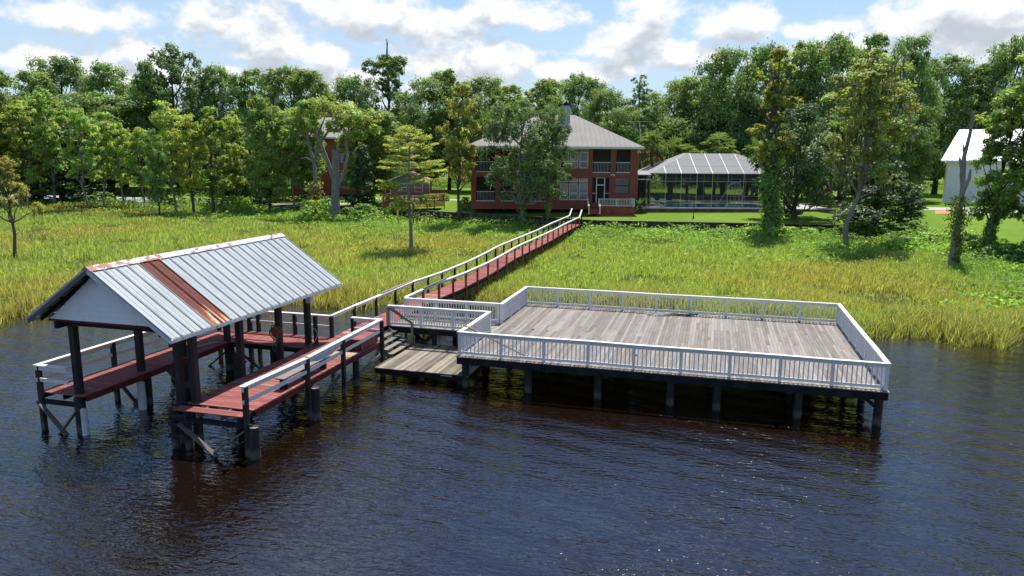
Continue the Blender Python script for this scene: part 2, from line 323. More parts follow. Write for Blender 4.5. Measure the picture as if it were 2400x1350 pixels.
# ------------------------------------------------------------------ mesh and object helpers
class MB:
    def __init__(s): s.v = []; s.f = []
    def box(s, a, b):
        x0, y0, z0 = a; x1, y1, z1 = b; i = len(s.v)
        s.v += [(x0,y0,z0),(x1,y0,z0),(x1,y1,z0),(x0,y1,z0),(x0,y0,z1),(x1,y0,z1),(x1,y1,z1),(x0,y1,z1)]
        s.f += [tuple(i+k for k in q) for q in ((3,2,1,0),(4,5,6,7),(0,1,5,4),(1,2,6,5),(2,3,7,6),(3,0,4,7))]; return s
    def bar(s, p, q, w, h, up=(0,0,1)):
        p = Vector(p); q = Vector(q); d = (q-p).normalized(); u = Vector(up); sd = d.cross(u)
        if sd.length < 1e-4: sd = d.cross(Vector((1,0,0)))
        sd.normalize(); u = sd.cross(d).normalized(); i = len(s.v)
        for e in (p, q):
            for a, b in ((-1,-1),(1,-1),(1,1),(-1,1)): s.v.append(tuple(e + sd*(a*w/2) + u*(b*h/2)))
        s.f += [tuple(i+k for k in t) for t in ((3,2,1,0),(4,5,6,7),(0,1,5,4),(1,2,6,5),(2,3,7,6),(3,0,4,7))]; return s
    def tube(s, pts, rad, seg=7, caps=True):
        pts = [Vector(p) for p in pts]; n = len(pts); rad = rad if hasattr(rad, '__len__') else [rad]*n
        i = len(s.v); ref = Vector((0.31, 0.95, 0.05))
        for k, p in enumerate(pts):
            d = (pts[min(k+1, n-1)] - pts[max(k-1, 0)]).normalized()
            a = d.cross(ref)
            if a.length < 0.05: a = d.cross(Vector((1, 0, 0)))
            a.normalize(); b = d.cross(a)
            for j in range(seg):
                t = 2*math.pi*j/seg; s.v.append(tuple(p + a*(rad[k]*math.cos(t)) + b*(rad[k]*math.sin(t))))
        for k in range(n-1):
            for j in range(seg):
                a0 = i+k*seg+j; a1 = i+k*seg+(j+1) % seg; s.f.append((a0, a1, a1+seg, a0+seg))
        if caps: s.f.append(tuple(i+j for j in range(seg))[::-1]); s.f.append(tuple(i+(n-1)*seg+j for j in range(seg)))
        return s
    def poly(s, pts):
        i = len(s.v); s.v += [tuple(p) for p in pts]; s.f.append(tuple(range(i, i+len(pts)))); return s
    def prism(s, pts, dx):
        """closed outline pts extruded by vector dx"""
        i = len(s.v); n = len(pts); dx = Vector(dx)
        s.v += [tuple(p) for p in pts] + [tuple(Vector(p)+dx) for p in pts]
        s.f.append(tuple(range(i, i+n))); s.f.append(tuple(range(i+2*n-1, i+n-1, -1)))
        for k in range(n): s.f.append((i+k, i+n+k, i+n+(k+1) % n, i+(k+1) % n))
        return s
    def mesh(s, name, mat, org=(0,0,0), smooth=False):
        me = bpy.data.meshes.new(name); o = org
        me.from_pydata([(x-o[0], y-o[1], z-o[2]) for x, y, z in s.v], [], s.f)
        import bmesh
        bm = bmesh.new(); bm.from_mesh(me); bmesh.ops.recalc_face_normals(bm, faces=bm.faces); bm.to_mesh(me); bm.free()
        me.materials.append(MT[mat])
        if smooth: me.polygons.foreach_set('use_smooth', [True]*len(me.polygons))
        return me

def put(name, mesh, parent=None, loc=(0,0,0), rot=None, scale=None):
    o = bpy.data.objects.new(name, mesh); COL.objects.link(o); o.location = loc
    if rot is not None:
        if isinstance(rot, Quaternion): o.rotation_mode = 'QUATERNION'; o.rotation_quaternion = rot
        else: o.rotation_euler = rot
    if scale is not None: o.scale = scale
    if parent is not None: o.parent = parent
    return o
def tag(o, label, cat, group=None, kind=None):
    o['label'] = label; o['category'] = cat
    if group: o['group'] = group
    if kind: o['kind'] = kind
    return o
def struct(o, kind='structure', label=None, cat=None):
    o['kind'] = kind
    if label: o['label'] = label
    if cat: o['category'] = cat
    return o
class Thing:
    """Empty at the thing's base; parts are given in world coordinates (or in the thing's own frame when it is turned)"""
    def __init__(s, name, label, cat, org=(0,0,0), rz=0.0, group=None, local=False):
        s.e = put(name, None, None, org, (0, 0, rz)); s.e.empty_display_size = 0.3
        tag(s.e, label, cat, group); s.o = (0,0,0) if local else tuple(org)
    def mesh(s, name, mb, mat, par=None, smooth=False, org=None):
        """part from a builder; par = a part (object) to hang it under as sub-part"""
        org = org or s.o
        o = put(name, mb.mesh(name, mat, org, smooth), s.e, [org[i]-s.o[i] for i in range(3)])
        if par is not None: o.parent = par; o.location = [o.location[i]-par.location[i] for i in range(3)]
        return o
    def ub(s, name, a, b, mat, par=None):
        """axis-aligned board a..b from the shared unit block"""
        c = [(a[i]+b[i])/2-s.o[i] for i in range(3)]
        if par is not None: c = [c[i]-par.location[i] for i in range(3)]
        return put(name, unit(mat), par or s.e, c, None, [abs(b[i]-a[i]) for i in range(3)])
    def ubar(s, name, p, q, w, h, mat, par=None, up=(0,0,1)):
        p = Vector(p); q = Vector(q); d = (q-p); L = d.length; d.normalize(); sd = d.cross(Vector(up))
        if sd.length < 1e-4: sd = d.cross(Vector((1,0,0)))
        sd.normalize(); u = sd.cross(d)
        c = (p+q)/2 - Vector(s.o)
        if par is not None: c = c - par.location
        m3 = Matrix((sd, d, u)).transposed()
        return put(name, unit(mat), par or s.e, c, m3.to_quaternion(), (w, L, h))
    def ucyl(s, name, x, y, z0, z1, r, mat, par=None):
        c = [x-s.o[0], y-s.o[1], (z0+z1)/2-s.o[2]]
        if par is not None: c = [c[i]-par.location[i] for i in range(3)]
        return put(name, ucylm(mat), par or s.e, c, None, (r, r, z1-z0))
_U = {}
def unit(mat):
    if ('b', mat) not in _U: _U['b', mat] = MB().box((-.5,-.5,-.5), (.5,.5,.5)).mesh('board_'+mat, mat)
    return _U['b', mat]
def ucylm(mat):
    if ('c', mat) not in _U:
        _U['c', mat] = MB().tube([(0,0,-.5), (0,0,.5)], 1.0, 10).mesh('round_'+mat, mat)
    return _U['c', mat]
RNG = random.Random(7)

# ------------------------------------------------------------------ terrain
def lerp_tab(x, tab):
    if x <= tab[0][0]: return tab[0][1]
    for (a, b), (c, d) in zip(tab, tab[1:]):
        if x <= c: return b + (d-b)*(x-a)/(c-a)
    return tab[-1][1]
SHORE = [(-1500, 36), (-300, 41.5), (30, 44), (350, 46), (700, 48), (1130, 50), (1500, 46), (2060, 41.3), (2390, 39.9), (2800, 39), (4000, 37)]
BULK = [(-1500, 150), (0, 140), (420, 132), (560, 127), (830, 112), (1100, 100.5), (1400, 90.3), (1780, 87.5), (2000, 85.5), (2200, 77), (2300, 70), (2390, 65), (2700, 60), (4000, 56)]
def pxof(L, D): return 1200 + F_PX*L/max(D, 1.0)*1.0/math.cos(PIT)*0.985
def Ds(px): return lerp_tab(px, SHORE) + 0.7*math.sin(px*0.021) + 0.5*math.sin(px*0.057+1)
def Db(px): return lerp_tab(px, BULK)
def sstep(x): x = min(1, max(0, x)); return x*x*(3-2*x)
def marsh_z(px, D):
    a, b = Ds(px), Db(px); t = (D-a)/(b-a); end = 1.0 + 1.05*sstep((px-1950)/260) + 0.2*sstep((500-px)/400)
    return -0.75 + 0.97*sstep((D-a+3.2)/4.2) + (end-0.22)*max(0, t)**1.15
def lawn_z(px, D):
    b = Db(px); return 2.08 + 0.85*sstep((D-b)/22.0) + 0.6*sstep((D-120)/80.0)
def ground_z(x, y):
    L, D = toLD(x, y); px = pxof(L, D)
    return lawn_z(px, D) if D > Db(px) else marsh_z(px, D)
def ground_at(px, py):
    z = 1.2
    for _ in range(12):
        p = at(px, py, z); z = 0.5*z + 0.5*ground_z(p[0], p[1])
    return np.array([p[0], p[1], ground_z(p[0], p[1])])
def sheet(name, cols, rowf, zf, mat):
    vs, fs, n = [], [], None
    for px in cols:
        r = rowf(px); n = len(r)
        for D in r:
            L = (px-1200)/F_PX*math.cos(PIT)/0.985*D; x, y = LD(L, D); vs.append((x, y, zf(px, D)))
    for i in range(len(cols)-1):
        for j in range(n-1): fs.append((i*n+j, (i+1)*n+j, (i+1)*n+j+1, i*n+j+1))
    me = bpy.data.meshes.new(name); me.from_pydata(vs, [], fs); me.materials.append(MT[mat])
    me.polygons.foreach_set('use_smooth', [True]*len(me.polygons)); return put(name, me)
cols = list(range(-1500, 4001, 30))
struct(sheet('marsh_ground', cols, lambda px: [Ds(px)-6+k*(Db(px)+0.25-Ds(px)+6)/60 for k in range(61)], marsh_z, 'mud'))
struct(sheet('lawn', cols, lambda px: [Db(px)+0.05+(900-Db(px))*((k/70.0)**2.6) for k in range(71)], lawn_z, 'lawn'))
struct(put('river_bed', MB().poly([(-900,-700,-1.6),(900,-700,-1.6),(900,140,-1.6),(-900,140,-1.6)]).mesh('river_bed', 'mud')))
struct(put('water', MB().poly([(-900,-700,0),(900,-700,0),(900,120,0),(-900,120,0)]).mesh('water', 'water')))

# ------------------------------------------------------------------ the big white-railed deck
U0, U1, V0, V1, ZD = -10.30, 6.50, 28.67, 40.32, 1.45
def white_railing(T, p, q, zf, bays, nb, first=True, last=True, side=1):
    """cap, top and bottom rail as one part; posts and balusters under it"""
    p = Vector((p[0], p[1], zf)); q = Vector((q[0], q[1], zf)); d = (q-p); L = d.length; d.normalize(); ax = 0 if abs(d.x) > 0.5 else 1
    m = MB(); z = Vector((0,0,1))
    jz = [RNG.uniform(-.014, .010) for _ in range(bays+1)]; jo = [RNG.uniform(-.012, .012) for _ in range(bays+1)]; sd = Vector((-d.y, d.x, 0))
    def node(k, h): return p + d*(L*k/bays) + z*(h+jz[k]) + sd*jo[k]
    for k in range(bays): m.bar(node(k, 1.03)-d*(.09 if k == 0 else 0), node(k+1, 1.03)+d*(.09 if k == bays-1 else 0), 0.19, 0.045)
    ncap = len(m.f)
    for k in range(bays): m.bar(node(k, .94), node(k+1, .94), 0.045, 0.13); m.bar(p+d*(L*k/bays)+z*(.135+jz[k]*.7), p+d*(L*(k+1)/bays)+z*(.135+jz[k+1]*.7), 0.045, 0.11)
    rl = T.mesh('railing', m, 'white', org=tuple(p))
    rl.data.materials.append(MT['cap'])
    for k in range(ncap): rl.data.polygons[k].material_index = 1
    step = L/bays
    for k in range(bays+1):
        if (k == 0 and not first) or (k == bays and not last): continue
        c = p + d*(step*k); hw = 0.062
        T.ub('post', (c.x-hw, c.y-hw, zf+0.004), (c.x+hw, c.y+hw, zf+1.008), 'white', rl)
    for k in range(bays):
        for j in range(nb):
            c = p + d*(step*(k+(j+1)/(nb+1)) + RNG.uniform(-.006, .006)); h = .021
            bo = T.ub('baluster', (c.x-h, c.y-h, zf+.178), (c.x+h, c.y+h, zf+.885), 'white', rl); bo.rotation_euler = (RNG.uniform(-.012, .012), RNG.uniform(-.012, .012), RNG.uniform(-.08, .08))
    return rl
T = Thing('white_railed_deck', 'large weathered plank deck with white baluster railing standing on pilings over the water', 'deck', ((U0+U1)/2, (V0+V1)/2, 0))
def planks_y(T, x0, x1, y0, y1, z, w, mean, mat, name='plank', gap=0.006, th=0.036, cap=299):
    n = int(round((x1-x0)/w)); w = (x1-x0)/n; cnt = 0
    for i in range(n):
        cuts = [y0]; 
        if mean < (y1-y0): 
            k = 2 if RNG.random() < 0.58 else 3
            fr = sorted(RNG.choice([.2, .31, .42, .5, .58, .7, .8]) + RNG.uniform(-.02, .02) for _ in range(k-1))
            cuts += [y0+(y1-y0)*f for f in fr if True]
        cuts.append(y1)
        for a, b in zip(cuts, cuts[1:]):
            if b-a < .5: continue
            dz = RNG.uniform(-.004, .003); e0 = RNG.uniform(-.012, .012) if a == y0 else 0
            T.ub(name, (x0+i*w+gap/2, a+e0+.002, z-th+dz), (x0+(i+1)*w-gap/2, b-.002, z+dz), mat); cnt += 1
    return cnt
nP = planks_y(T, U0-.05, U1+.05, V0-.17, V1+.14, ZD, 0.146, 5, 'deck')
# railings: front, far side, right side, and the two pieces of the left side beside the bridge
white_railing(T, (U0+.06, V0+.06), (U1-.06, V0+.06), ZD, 9, 10)
white_railing(T, (U0+.06, V1-.06), (U1-.06, V1-.06), ZD, 9, 10)
white_railing(T, (U1-.06, V0+.06), (U1-.06, V1-.06), ZD, 6, 10, False, False)
white_railing(T, (U0+.06, V0+.06), (U0+.06, 33.02), ZD, 2, 11, False, True)
white_railing(T, (U0+.06, 35.08), (U0+.06, V1-.06), ZD, 3, 9, True, False)
# fascia and joists
fa = [('fascia', (U0-.02, V0-.13, ZD-.34), (U1+.02, V0-.085, ZD-.045)), ('fascia', (U0-.02, V1+.06, ZD-.34), (U1+.02, V1+.105, ZD-.045)),
      ('fascia', (U0-.03, V0-.08, ZD-.34), (U0+.015, V1+.055, ZD-.045)), ('fascia', (U1-.015, V0-.08, ZD-.34), (U1+.03, V1+.055, ZD-.045))]
for n, a, b in fa: T.ub(n, a, b, 'beam')
for k in range(6): T.ub('joist', (U0+.03, V0+.9+k*2.0, ZD-.30), (U1-.03, V0+1.0+k*2.0, ZD-.05), 'beam')
for i, px in enumerate((1088, 1238, 1400, 1569, 1678, 1867, 2060)):
    u = at(px, (910, 920, 936, 954, 961, 979, 1000)[i], 0)[0]; u = max(U0+.16, min(U1-.2, u))
    T.ucyl('piling', u, V0+.22, -1.55, ZD-.345, 0.16, 'pile')
    T.ucyl('piling', u+RNG.uniform(-.35, .35)*(0 < i < 6), V0+3.3, -1.55, ZD-.31, 0.14, 'pile')
    if i in (0, 2, 4, 6): T.ucyl('piling', u, V0+7.4, -1.55, ZD-.31, 0.14, 'pile'); T.ucyl('piling', u, V1-.2, -1.55, ZD-.31, 0.15, 'pile')
for dv in (3.3, 7.4, 11.45): T.ub('added_shade_beam', (U0+.1, V0+dv-.08, ZD-.62), (U1-.1, V0+dv+.08, ZD-.32), 'beam')  # added beams, block marsh light so the water under the deck stays dark
for k in range(4): T.ub('added_blind_board', (U0+.3, V1-.40, .06+k*.20), (U1-.9, V1-.36, .06+k*.20+.17), 'beam')  # added unseen boards, keep the bright marsh out of reflections under the deck
T.ubar('corner_brace', (U1-.25, V0+.2, ZD-.75), (U1-.75, V0+.2, ZD-.36), .05, .14, 'beam')
T.ubar('corner_brace', (U0+.10, V0+.3, .15), (U0+.10, V0+2.8, .95), .05, .2, 'brace')

def at_u(px, py, u):
    d = ray(px, py); t = u/d[0]; return np.array([0,0,CAM_H]) + d*t
# loose things on the deck
o = put('leaning_board', unit('greyboard'))
p, q = Vector((-10.42, 29.75, 2.56)), Vector((-7.25, 29.05, 1.50)); dv = (q-p); o.location = (p+q)/2
sd = dv.cross(Vector((0,0,1))).normalized(); o.rotation_mode = 'QUATERNION'; o.rotation_quaternion = Matrix((sd, dv.normalized(), sd.cross(dv.normalized()))).transposed().to_quaternion(); o.scale = (.09, dv.length, .045)
tag(o, 'grey timber propped on the white railing at the near corner of the big deck', 'board')
def rope(name, cx, cy, rx, ry, n, seed, mat, label, tail):
    r = random.Random(seed); pts = []
    for k in range(n):
        t = k*0.55; s = 1-0.5*k/n*r.uniform(.3, 1.3)
        pts.append((cx+rx*s*math.cos(t)+r.uniform(-.06, .06)+tail*k/n, cy+ry*s*math.sin(t*1.03)+r.uniform(-.04, .04), ZD+.03+.0012*k+r.uniform(0, .05)))
    o = put(name, MB().tube(pts, .022, 5).mesh(name, mat, (cx, cy, ZD)), None, (cx, cy, ZD)); tag(o, label, 'rope'); return o
rp = at(1545, 738, ZD)
rope('rope', rp[0]-.2, rp[1]-.15, .55, .24, 60, 3, 'ropew', 'loose heap of pale rope lying by the far deck railing', .5)
rope('rope', rp[0]+1.0, rp[1]+.1, .5, .14, 40, 5, 'ropeg', 'dark green rope lying by the far deck railing', .8)

# ------------------------------------------------------------------ bridge from the pier to the deck
T = Thing('bridge', 'short plank bridge with white baluster railings joining red pier to big deck', 'bridge', (-13.0, 34.0, 0))
x = -15.58
while x < -10.4: T.ub('plank', (x, 33.0, ZD-.036), (x+.139, 35.12, ZD+RNG.uniform(-.003, .002)), 'deck'); x += .145
white_railing(T, (-15.5, 33.04), (-10.42, 33.04), ZD, 3, 11)
white_railing(T, (-15.5, 35.08), (-10.42, 35.08), ZD, 3, 11)
for y in (33.02, 35.05): T.ub('beam', (-15.55, y-.03, ZD-.32), (-10.36, y+.03, ZD-.04), 'beam')
for u in (-15.3, -13.2, -11.9): 
    T.ucyl('piling', u, 33.25, -1.5, ZD-.05, .13, 'pile'); T.ucyl('piling', u+.5, 34.9, -1.5, ZD-.05, .13, 'pile')
T.ubar('cross_brace', (-14.6, 33.3, .05), (-13.3, 33.3, 1.0), .05, .16, 'pile'); T.ubar('cross_brace', (-15.2, 34.6, 1.0), (-14.0, 34.6, .05), .05, .16, 'pile')

# ------------------------------------------------------------------ low platform and its stair
T = Thing('low_platform', 'low weathered landing platform of pale planks just above the water', 'platform', (-12.2, 31, 0))
ZL = 0.55; x = -14.32
while x < -9.98: T.ub('plank', (x, 28.78+RNG.uniform(-.02, .02), ZL-.036), (x+.146, 33.35, ZL+RNG.uniform(-.004, .003)), 'deck2'); x += .153
T.ub('fascia', (-14.30, 28.82, ZL-.28), (-10.0, 28.87, ZL-.042), 'beam'); T.ub('fascia', (-14.30, 33.2, ZL-.28), (-10.0, 33.25, ZL-.042), 'beam')
T.ub('fascia', (-14.33, 28.88, ZL-.28), (-14.28, 33.19, ZL-.042), 'beam'); T.ub('fascia', (-10.02, 28.88, ZL-.28), (-9.97, 33.19, ZL-.042), 'beam')
for u in (-14.1, -12.2, -10.4):
    for v in (29.2, 32.8): T.ucyl('piling', u, v, -1.5, ZL-.05, .13, 'pile')
m = MB(); m.bar((-11.15, 28.80, ZL-.10), (-10.65, 28.80, ZL-.10), .03, .03); m.bar((-11.1, 28.82, ZL-.10), (-11.1, 28.76, ZL-.10), .03, .03); T.mesh('cleat', m, 'pvc')
T = Thing('wooden_stair', 'short grey wooden stair going down from red dock to low platform', 'stair', (-14.9, 31, 0))
for k in range(4):
    u = -15.30+k*.27; z = 1.26-k*.185
    T.ub('tread', (u, 30.55, z-.04), (u+.27, 32.9, z), 'tread')
for v in (30.6, 31.7, 32.8): T.ubar('stringer', (-15.5, v, 1.32), (-14.2, v, .42), .05, .2, 'brace')
T.ubar('handrail', (-15.55, 32.94, 2.46), (-14.25, 32.94, 1.72), .11, .05, 'tread'); T.ubar('handrail', (-15.5, 32.94, 2.38), (-14.25, 32.94, 1.66), .045, .10, 'tread')
T.ub('newel_post', (-14.30, 32.88, .556), (-14.20, 33.0, 1.68), 'tread'); T.ub('newel_post', (-15.62, 32.88, 1.47), (-15.50, 33.0, 2.44), 'tread')

# ------------------------------------------------------------------ red boat dock round the slip
T = Thing('red_boat_dock', 'red plank dock in a U round the boat slip with white rails on dark posts', 'dock', (-19, 25, 0))
def planks_x(T, x0, x1, y0, y1, z, w, mat, skip=None, alt=None):
    y = y0
    while y < y1-.02:
        m = mat
        if alt: m = alt(y) or mat
        if not (skip and skip(y)):
            dz = RNG.uniform(-.005, .004) if callable(z) is False else 0; zz = z(y) if callable(z) else z
            T.ub('plank', (x0+RNG.uniform(-.015, .015), y+.003, zz-.036+dz), (x1+RNG.uniform(-.015, .015), min(y+w, y1)-.003, zz+dz), m)
        y += w
ZR = 1.45
RX0, RX1 = -17.20, -14.50
def alt(y): return 'bare_x' if abs(y-22.62) < .08 or abs(y-24.35) < .05 else None
planks_x(T, RX0, RX1, 20.22, 29.92, ZR, .145, 'red_x', None, alt)
planks_x(T, RX0, RX1+.02, 19.55, 19.99, ZR, .147, 'red_x')                       # the loose front boards over open joists
for k in range(5): T.ub('plank', (-15.62, 27.05+k*.145, ZR+.002), (-14.52, 27.05+k*.145+.139, ZR+.006), 'bare_x')
LX0, LX1 = -23.05, -21.15
planks_x(T, LX0, LX1, 19.8, 27.88, ZR, .145, 'red_x')
x = LX0
while x < RX0-.03: T.ub('plank', (x+.003, 27.9+RNG.uniform(-.01, .01), ZR-.036), (min(x+.145, RX0-.003)-.003, 29.92, ZR+RNG.uniform(-.004, .004)), 'red_y'); x += .145
# joists and side beams
for u in (-17.1, -16.3, -15.4, -14.62): T.ub('joist', (u-.035, 19.62, ZR-.24), (u+.035, 29.9, ZR-.042), 'beam' if u in (-17.1, -14.62) else 'brace')
for u in (LX0+.1, -22.1, LX1-.1): T.ub('joist', (u-.035, 19.86, ZR-.24), (u+.035, 29.9, ZR-.042), 'beam')
for v in (28.0, 29.75): T.ub('joist', (-21.2, v-.035, ZR-.26), (-17.2, v+.035, ZR-.042), 'beam')
T.ub('beam', (-17.4, 19.60, ZR-.42), (-14.2, 19.70, ZR-.26), 'beam'); T.ub('beam', (-23.1, 19.72, ZR-.42), (-21.1, 19.82, ZR-.26), 'beam')
T.ub('edge_board', (RX1-.02, 20.25, ZR-.22), (RX1+.02, 29.9, ZR-.045), 'red_dark'); T.ub('edge_board', (LX1-.01, 19.9, ZR-.24), (LX1+.03, 27.85, ZR-.045), 'red_dark')
T.ub('edge_board', (-21.1, 27.86, ZR-.22), (-17.22, 27.895, ZR-.045), 'beam')
# pilings and rail posts
def post(u, v, z0, z1, w=.15): T.ub('rail_post', (u-w/2, v-w/2, z0), (u+w/2, v+w/2, z1), 'pile')
RAILZ = 2.47
rpv = (19.66, 23.45, 26.2, 29.85)
for v in rpv: post(-14.42, v, -1.5, RAILZ-.03)
for v in (19.72, 23.1, 26.3, 29.6): post(-22.95, v, -1.5, RAILZ-.03)
for u in (-21.0, -19.0, -17.05): post(u, 29.98, -1.5, RAILZ-.03)
post(-15.95, 29.98, ZR, RAILZ-.03)
for u, v in ((-21.35, 19.75), (-21.35, 23.05), (-21.35, 25.6), (-21.35, 28.3), (-19.0, 28.1), (-17.0, 23.4), (-17.0, 26.4), (-14.6, 27.6)): T.ucyl('piling', u, v, -1.5, ZR-.05, .14, 'pile')
def round_pile(u, v, top, r=.165):
    m = MB().tube([(u, v, -1.5), (u, v, top-.03), (u+.005, v-.01, top)], [r, r*.97, r*.9], 12)
    o = T.mesh('mooring_piling', m, 'pile', smooth=False, org=(u, v, 0))
    m = MB().tube([(u, v, top+.003), (u, v, top+.006)], r*.86, 12); T.mesh('end_grain', m, 'endgrain', o)
round_pile(-14.12, 19.62, 1.12); round_pile(-14.1, 23.42, 1.28)
# front corner frame with rungs
for u in (-17.32, -16.78): T.ucyl('piling', u, 19.72, -1.5, ZR-.05, .13, 'pile')
for z in (1.24, .92, .52): T.ub('rung', (-17.42, 19.54, z-.07), (-16.68, 19.59, z+.05), 'pile')
# V braces
T.ubar('brace', (-16.95, 19.50, 1.0), (-15.35, 19.50, -.15), .05, .19, 'brace', up=(0,1,0)); T.ubar('brace', (-14.45, 19.56, .98), (-16.0, 19.56, -.15), .05, .17, 'brace', up=(0,1,0))
T.ubar('brace', (-23.0, 19.60, 1.15), (-21.75, 19.60, -.1), .05, .17, 'brace', up=(0,1,0)); T.ubar('brace', (-21.35, 19.66, .95), (-22.3, 19.66, -.1), .05, .15, 'brace', up=(0,1,0))
for v in (23.0, 25.5): T.ubar('brace', (-22.9, v, 1.05), (-21.8, v, -.1), .05, .16, 'brace', up=(0,1,0)); T.ubar('brace', (-21.3, v+.1, 1.05), (-22.2, v+.1, -.1), .05, .16, 'brace', up=(0,1,0))
T.ubar('brace', (-14.48, 23.7, .1), (-14.48, 26.0, 1.0), .05, .16, 'brace'); T.ubar('brace', (-14.9, 27.4, .15), (-14.3, 29.4, .95), .05, .15, 'brace')
for a, b in (((-20.9, 28.2, .95), (-19.4, 28.2, -.1)), ((-19.3, 28.15, -.1), (-17.4, 28.15, 1.0)), ((-22.6, 29.5, 1.0), (-21.4, 29.5, -.1)), ((-22.9, 28.5, -.1), (-21.5, 28.5, 1.0))): T.ubar('brace', a, b, .05, .15, 'pile', up=(0,1,0))
# rails: cap plus face board, and a mid rail
def dock_rail(pts, mid=True, caps=0.20, drop=0.0):
    m = MB(); 
    for p, q in zip(pts, pts[1:]):
        p = Vector(p); q = Vector(q); m.bar(p, q, caps, .045)
    for p, q in zip(pts, pts[1:]):
        p = Vector(p)-Vector((0,0,.10)); q = Vector(q)-Vector((0,0,.10)); m.bar(p, q, .045, .15)
    r = T.mesh('railing', m, 'white', org=tuple(pts[0])); r.data.materials.append(MT['cap'])
    for k in range(6*(len(pts)-1)): r.data.polygons[k].material_index = 1
    if mid:
        for p, q in zip(pts, pts[1:]):
            T.ubar('mid_rail', Vector(p)-Vector((0,0,.53+drop)), Vector(q)-Vector((0,0,.53+drop)), .045, .13, 'white', r)
    return r
dock_rail([(-14.42, 19.5, RAILZ+.02), (-14.42, 23.4, RAILZ-.06), (-14.42, 26.2, RAILZ+.0), (-14.5, 29.98, RAILZ+.02)])
dock_rail([(-14.58, 29.95, RAILZ+.005), (-15.98, 29.95, RAILZ+.015)], True)
dock_rail([(-22.95, 19.6, RAILZ), (-22.95, 23.1, RAILZ+.01), (-22.95, 26.3, RAILZ), (-22.95, 29.85, RAILZ)])
dock_rail([(-22.86, 19.67, RAILZ+.003), (-21.62, 19.67, RAILZ+.003)])
dock_rail([(-22.9, 29.98, RAILZ+.004), (-19.0, 29.98, RAILZ+.01), (-17.1, 29.98, RAILZ+.006)])
for v, top in ((20.12, .98), (22.9, 1.12)):
    m = MB().tube([(-21.28, v-.3, -1.4), (-21.28, v-.3, top-.02), (-21.28, v-.29, top)], [.15, .15, .13], 12); T.mesh('piling_sleeve', m, 'pvc')

# boathouse roof
B = Thing('boathouse', 'open boathouse with white ribbed metal gable roof on tall dark posts', 'boathouse', (-19.7, 25, 0))
RU, RZ = -19.72, 6.20; EU, EZ = -16.62, 4.02; GU, GZ = -22.45, 4.33; RV0, RV1 = 19.05, 30.32
def slope_panel(v0, v1, eu, ez, mat):
    """one sheet: flat pan with a rib along each edge and two small ones between"""
    m = MB(); d = Vector((eu-RU, 0, ez-RZ)); n = d.cross(Vector((0,1,0))); n = n if n.z > 0 else -n; n.normalize()
    w = v1-v0; prof = []
    for c, hw, h in ((.026, .02, .036), (w*.5, .018, .010), (w-.026, .02, .036)):
        prof += [(c-hw, 0), (c-hw*.6, h), (c+hw*.6, h), (c+hw, 0)]
    prof[0] = (.005, -.025); prof[-1] = (w-.005, -.025)
    prof = [(max(.001, min(w-.001, a)), b) for a, b in prof]; i = len(m.v); K = len(prof)
    for t in (0.0, 1.0):
        for a, b in prof: m.v.append(tuple(Vector((RU, v0+a, RZ)) + d*t + n*b))
    for t in (0.0, 1.0):
        for a, b in prof: m.v.append(tuple(Vector((RU, v0+a, RZ)) + d*t + n*(b-.012)))
    for k in range(K-1):
        m.f.append((k, k+1, K+k+1, K+k)); m.f.append((2*K+k, 3*K+k, 3*K+k+1, 2*K+k+1))
        m.f.append((K+k, K+k+1, 3*K+k+1, 3*K+k))
    return m
rf = B.mesh('roof', MB().bar((RU, RV0+.02, RZ-.06), (RU, RV1-.02, RZ-.06), .06, .1), 'beam', org=(RU, 25, RZ))
np_ = 22; pw = (RV1-RV0)/np_
vr = 21.36
edges = [RV0 + k*pw for k in range(np_+1)]
for k in range(np_):
    a, b = edges[k], edges[k+1]
    B.mesh('roof_sheet', slope_panel(a, b, EU, EZ, None), 'rust' if k in (4, 5) else 'roof', rf)
    B.mesh('roof_sheet', slope_panel(a, b, GU, GZ, None), 'roof', rf)
rf.children[0]
m = MB(); h = .05
for eu, ez in ((EU, EZ), (GU, GZ)):
    d = (Vector((eu-RU, 0, ez-RZ))).normalized()*.26; a = Vector((RU, RV0-.03, RZ+.055)); b = Vector((RU, RV1+.03, RZ+.055)); K = 12
    for k in range(K):
        p = a.lerp(b, k/K); q = a.lerp(b, (k+1)/K); m.poly([p, q, q+d, p+d])
B.mesh('ridge_cap', m, 'ridge', rf)
for eu, ez, mt in ((EU, EZ, 'gutter'), (GU, GZ, 'gutter')): B.ub('eave_board', (eu-.02, RV0+.01, ez-.14), (eu+.02, RV1-.01, ez-.02), mt, rf)
for v in (RV0+.03, RV1-.03):
    for eu, ez in ((EU, EZ), (GU, GZ)):
        B.ubar('rake_board', (RU, v, RZ-.10), (eu, v, ez-.10), .04, .16, 'gutter' if eu == EU else 'brace', rf, up=(0,0,1))
for k in range(7):
    v = RV0+.55+k*(RV1-RV0-1.1)/6
    for eu, ez in ((EU, EZ), (GU, GZ)): B.ubar('rafter', (RU, v, RZ-.13), (eu, v, ez-.13), .05, .14, 'beam', rf)
    B.ub('tie_beam', (-21.6, v-.03, 4.06), (-17.25, v+.03, 4.21), 'beam')
for eu, ez in ((EU, EZ), (GU, GZ)):
    for t in (.2, .4, .6, .8): 
        p = Vector((RU, 0, RZ)).lerp(Vector((eu, 0, ez)), t); B.ub('purlin', (p.x-.03, RV0+.08, p.z-.055), (p.x+.03, RV1-.08, p.z-.02), 'beam', rf)
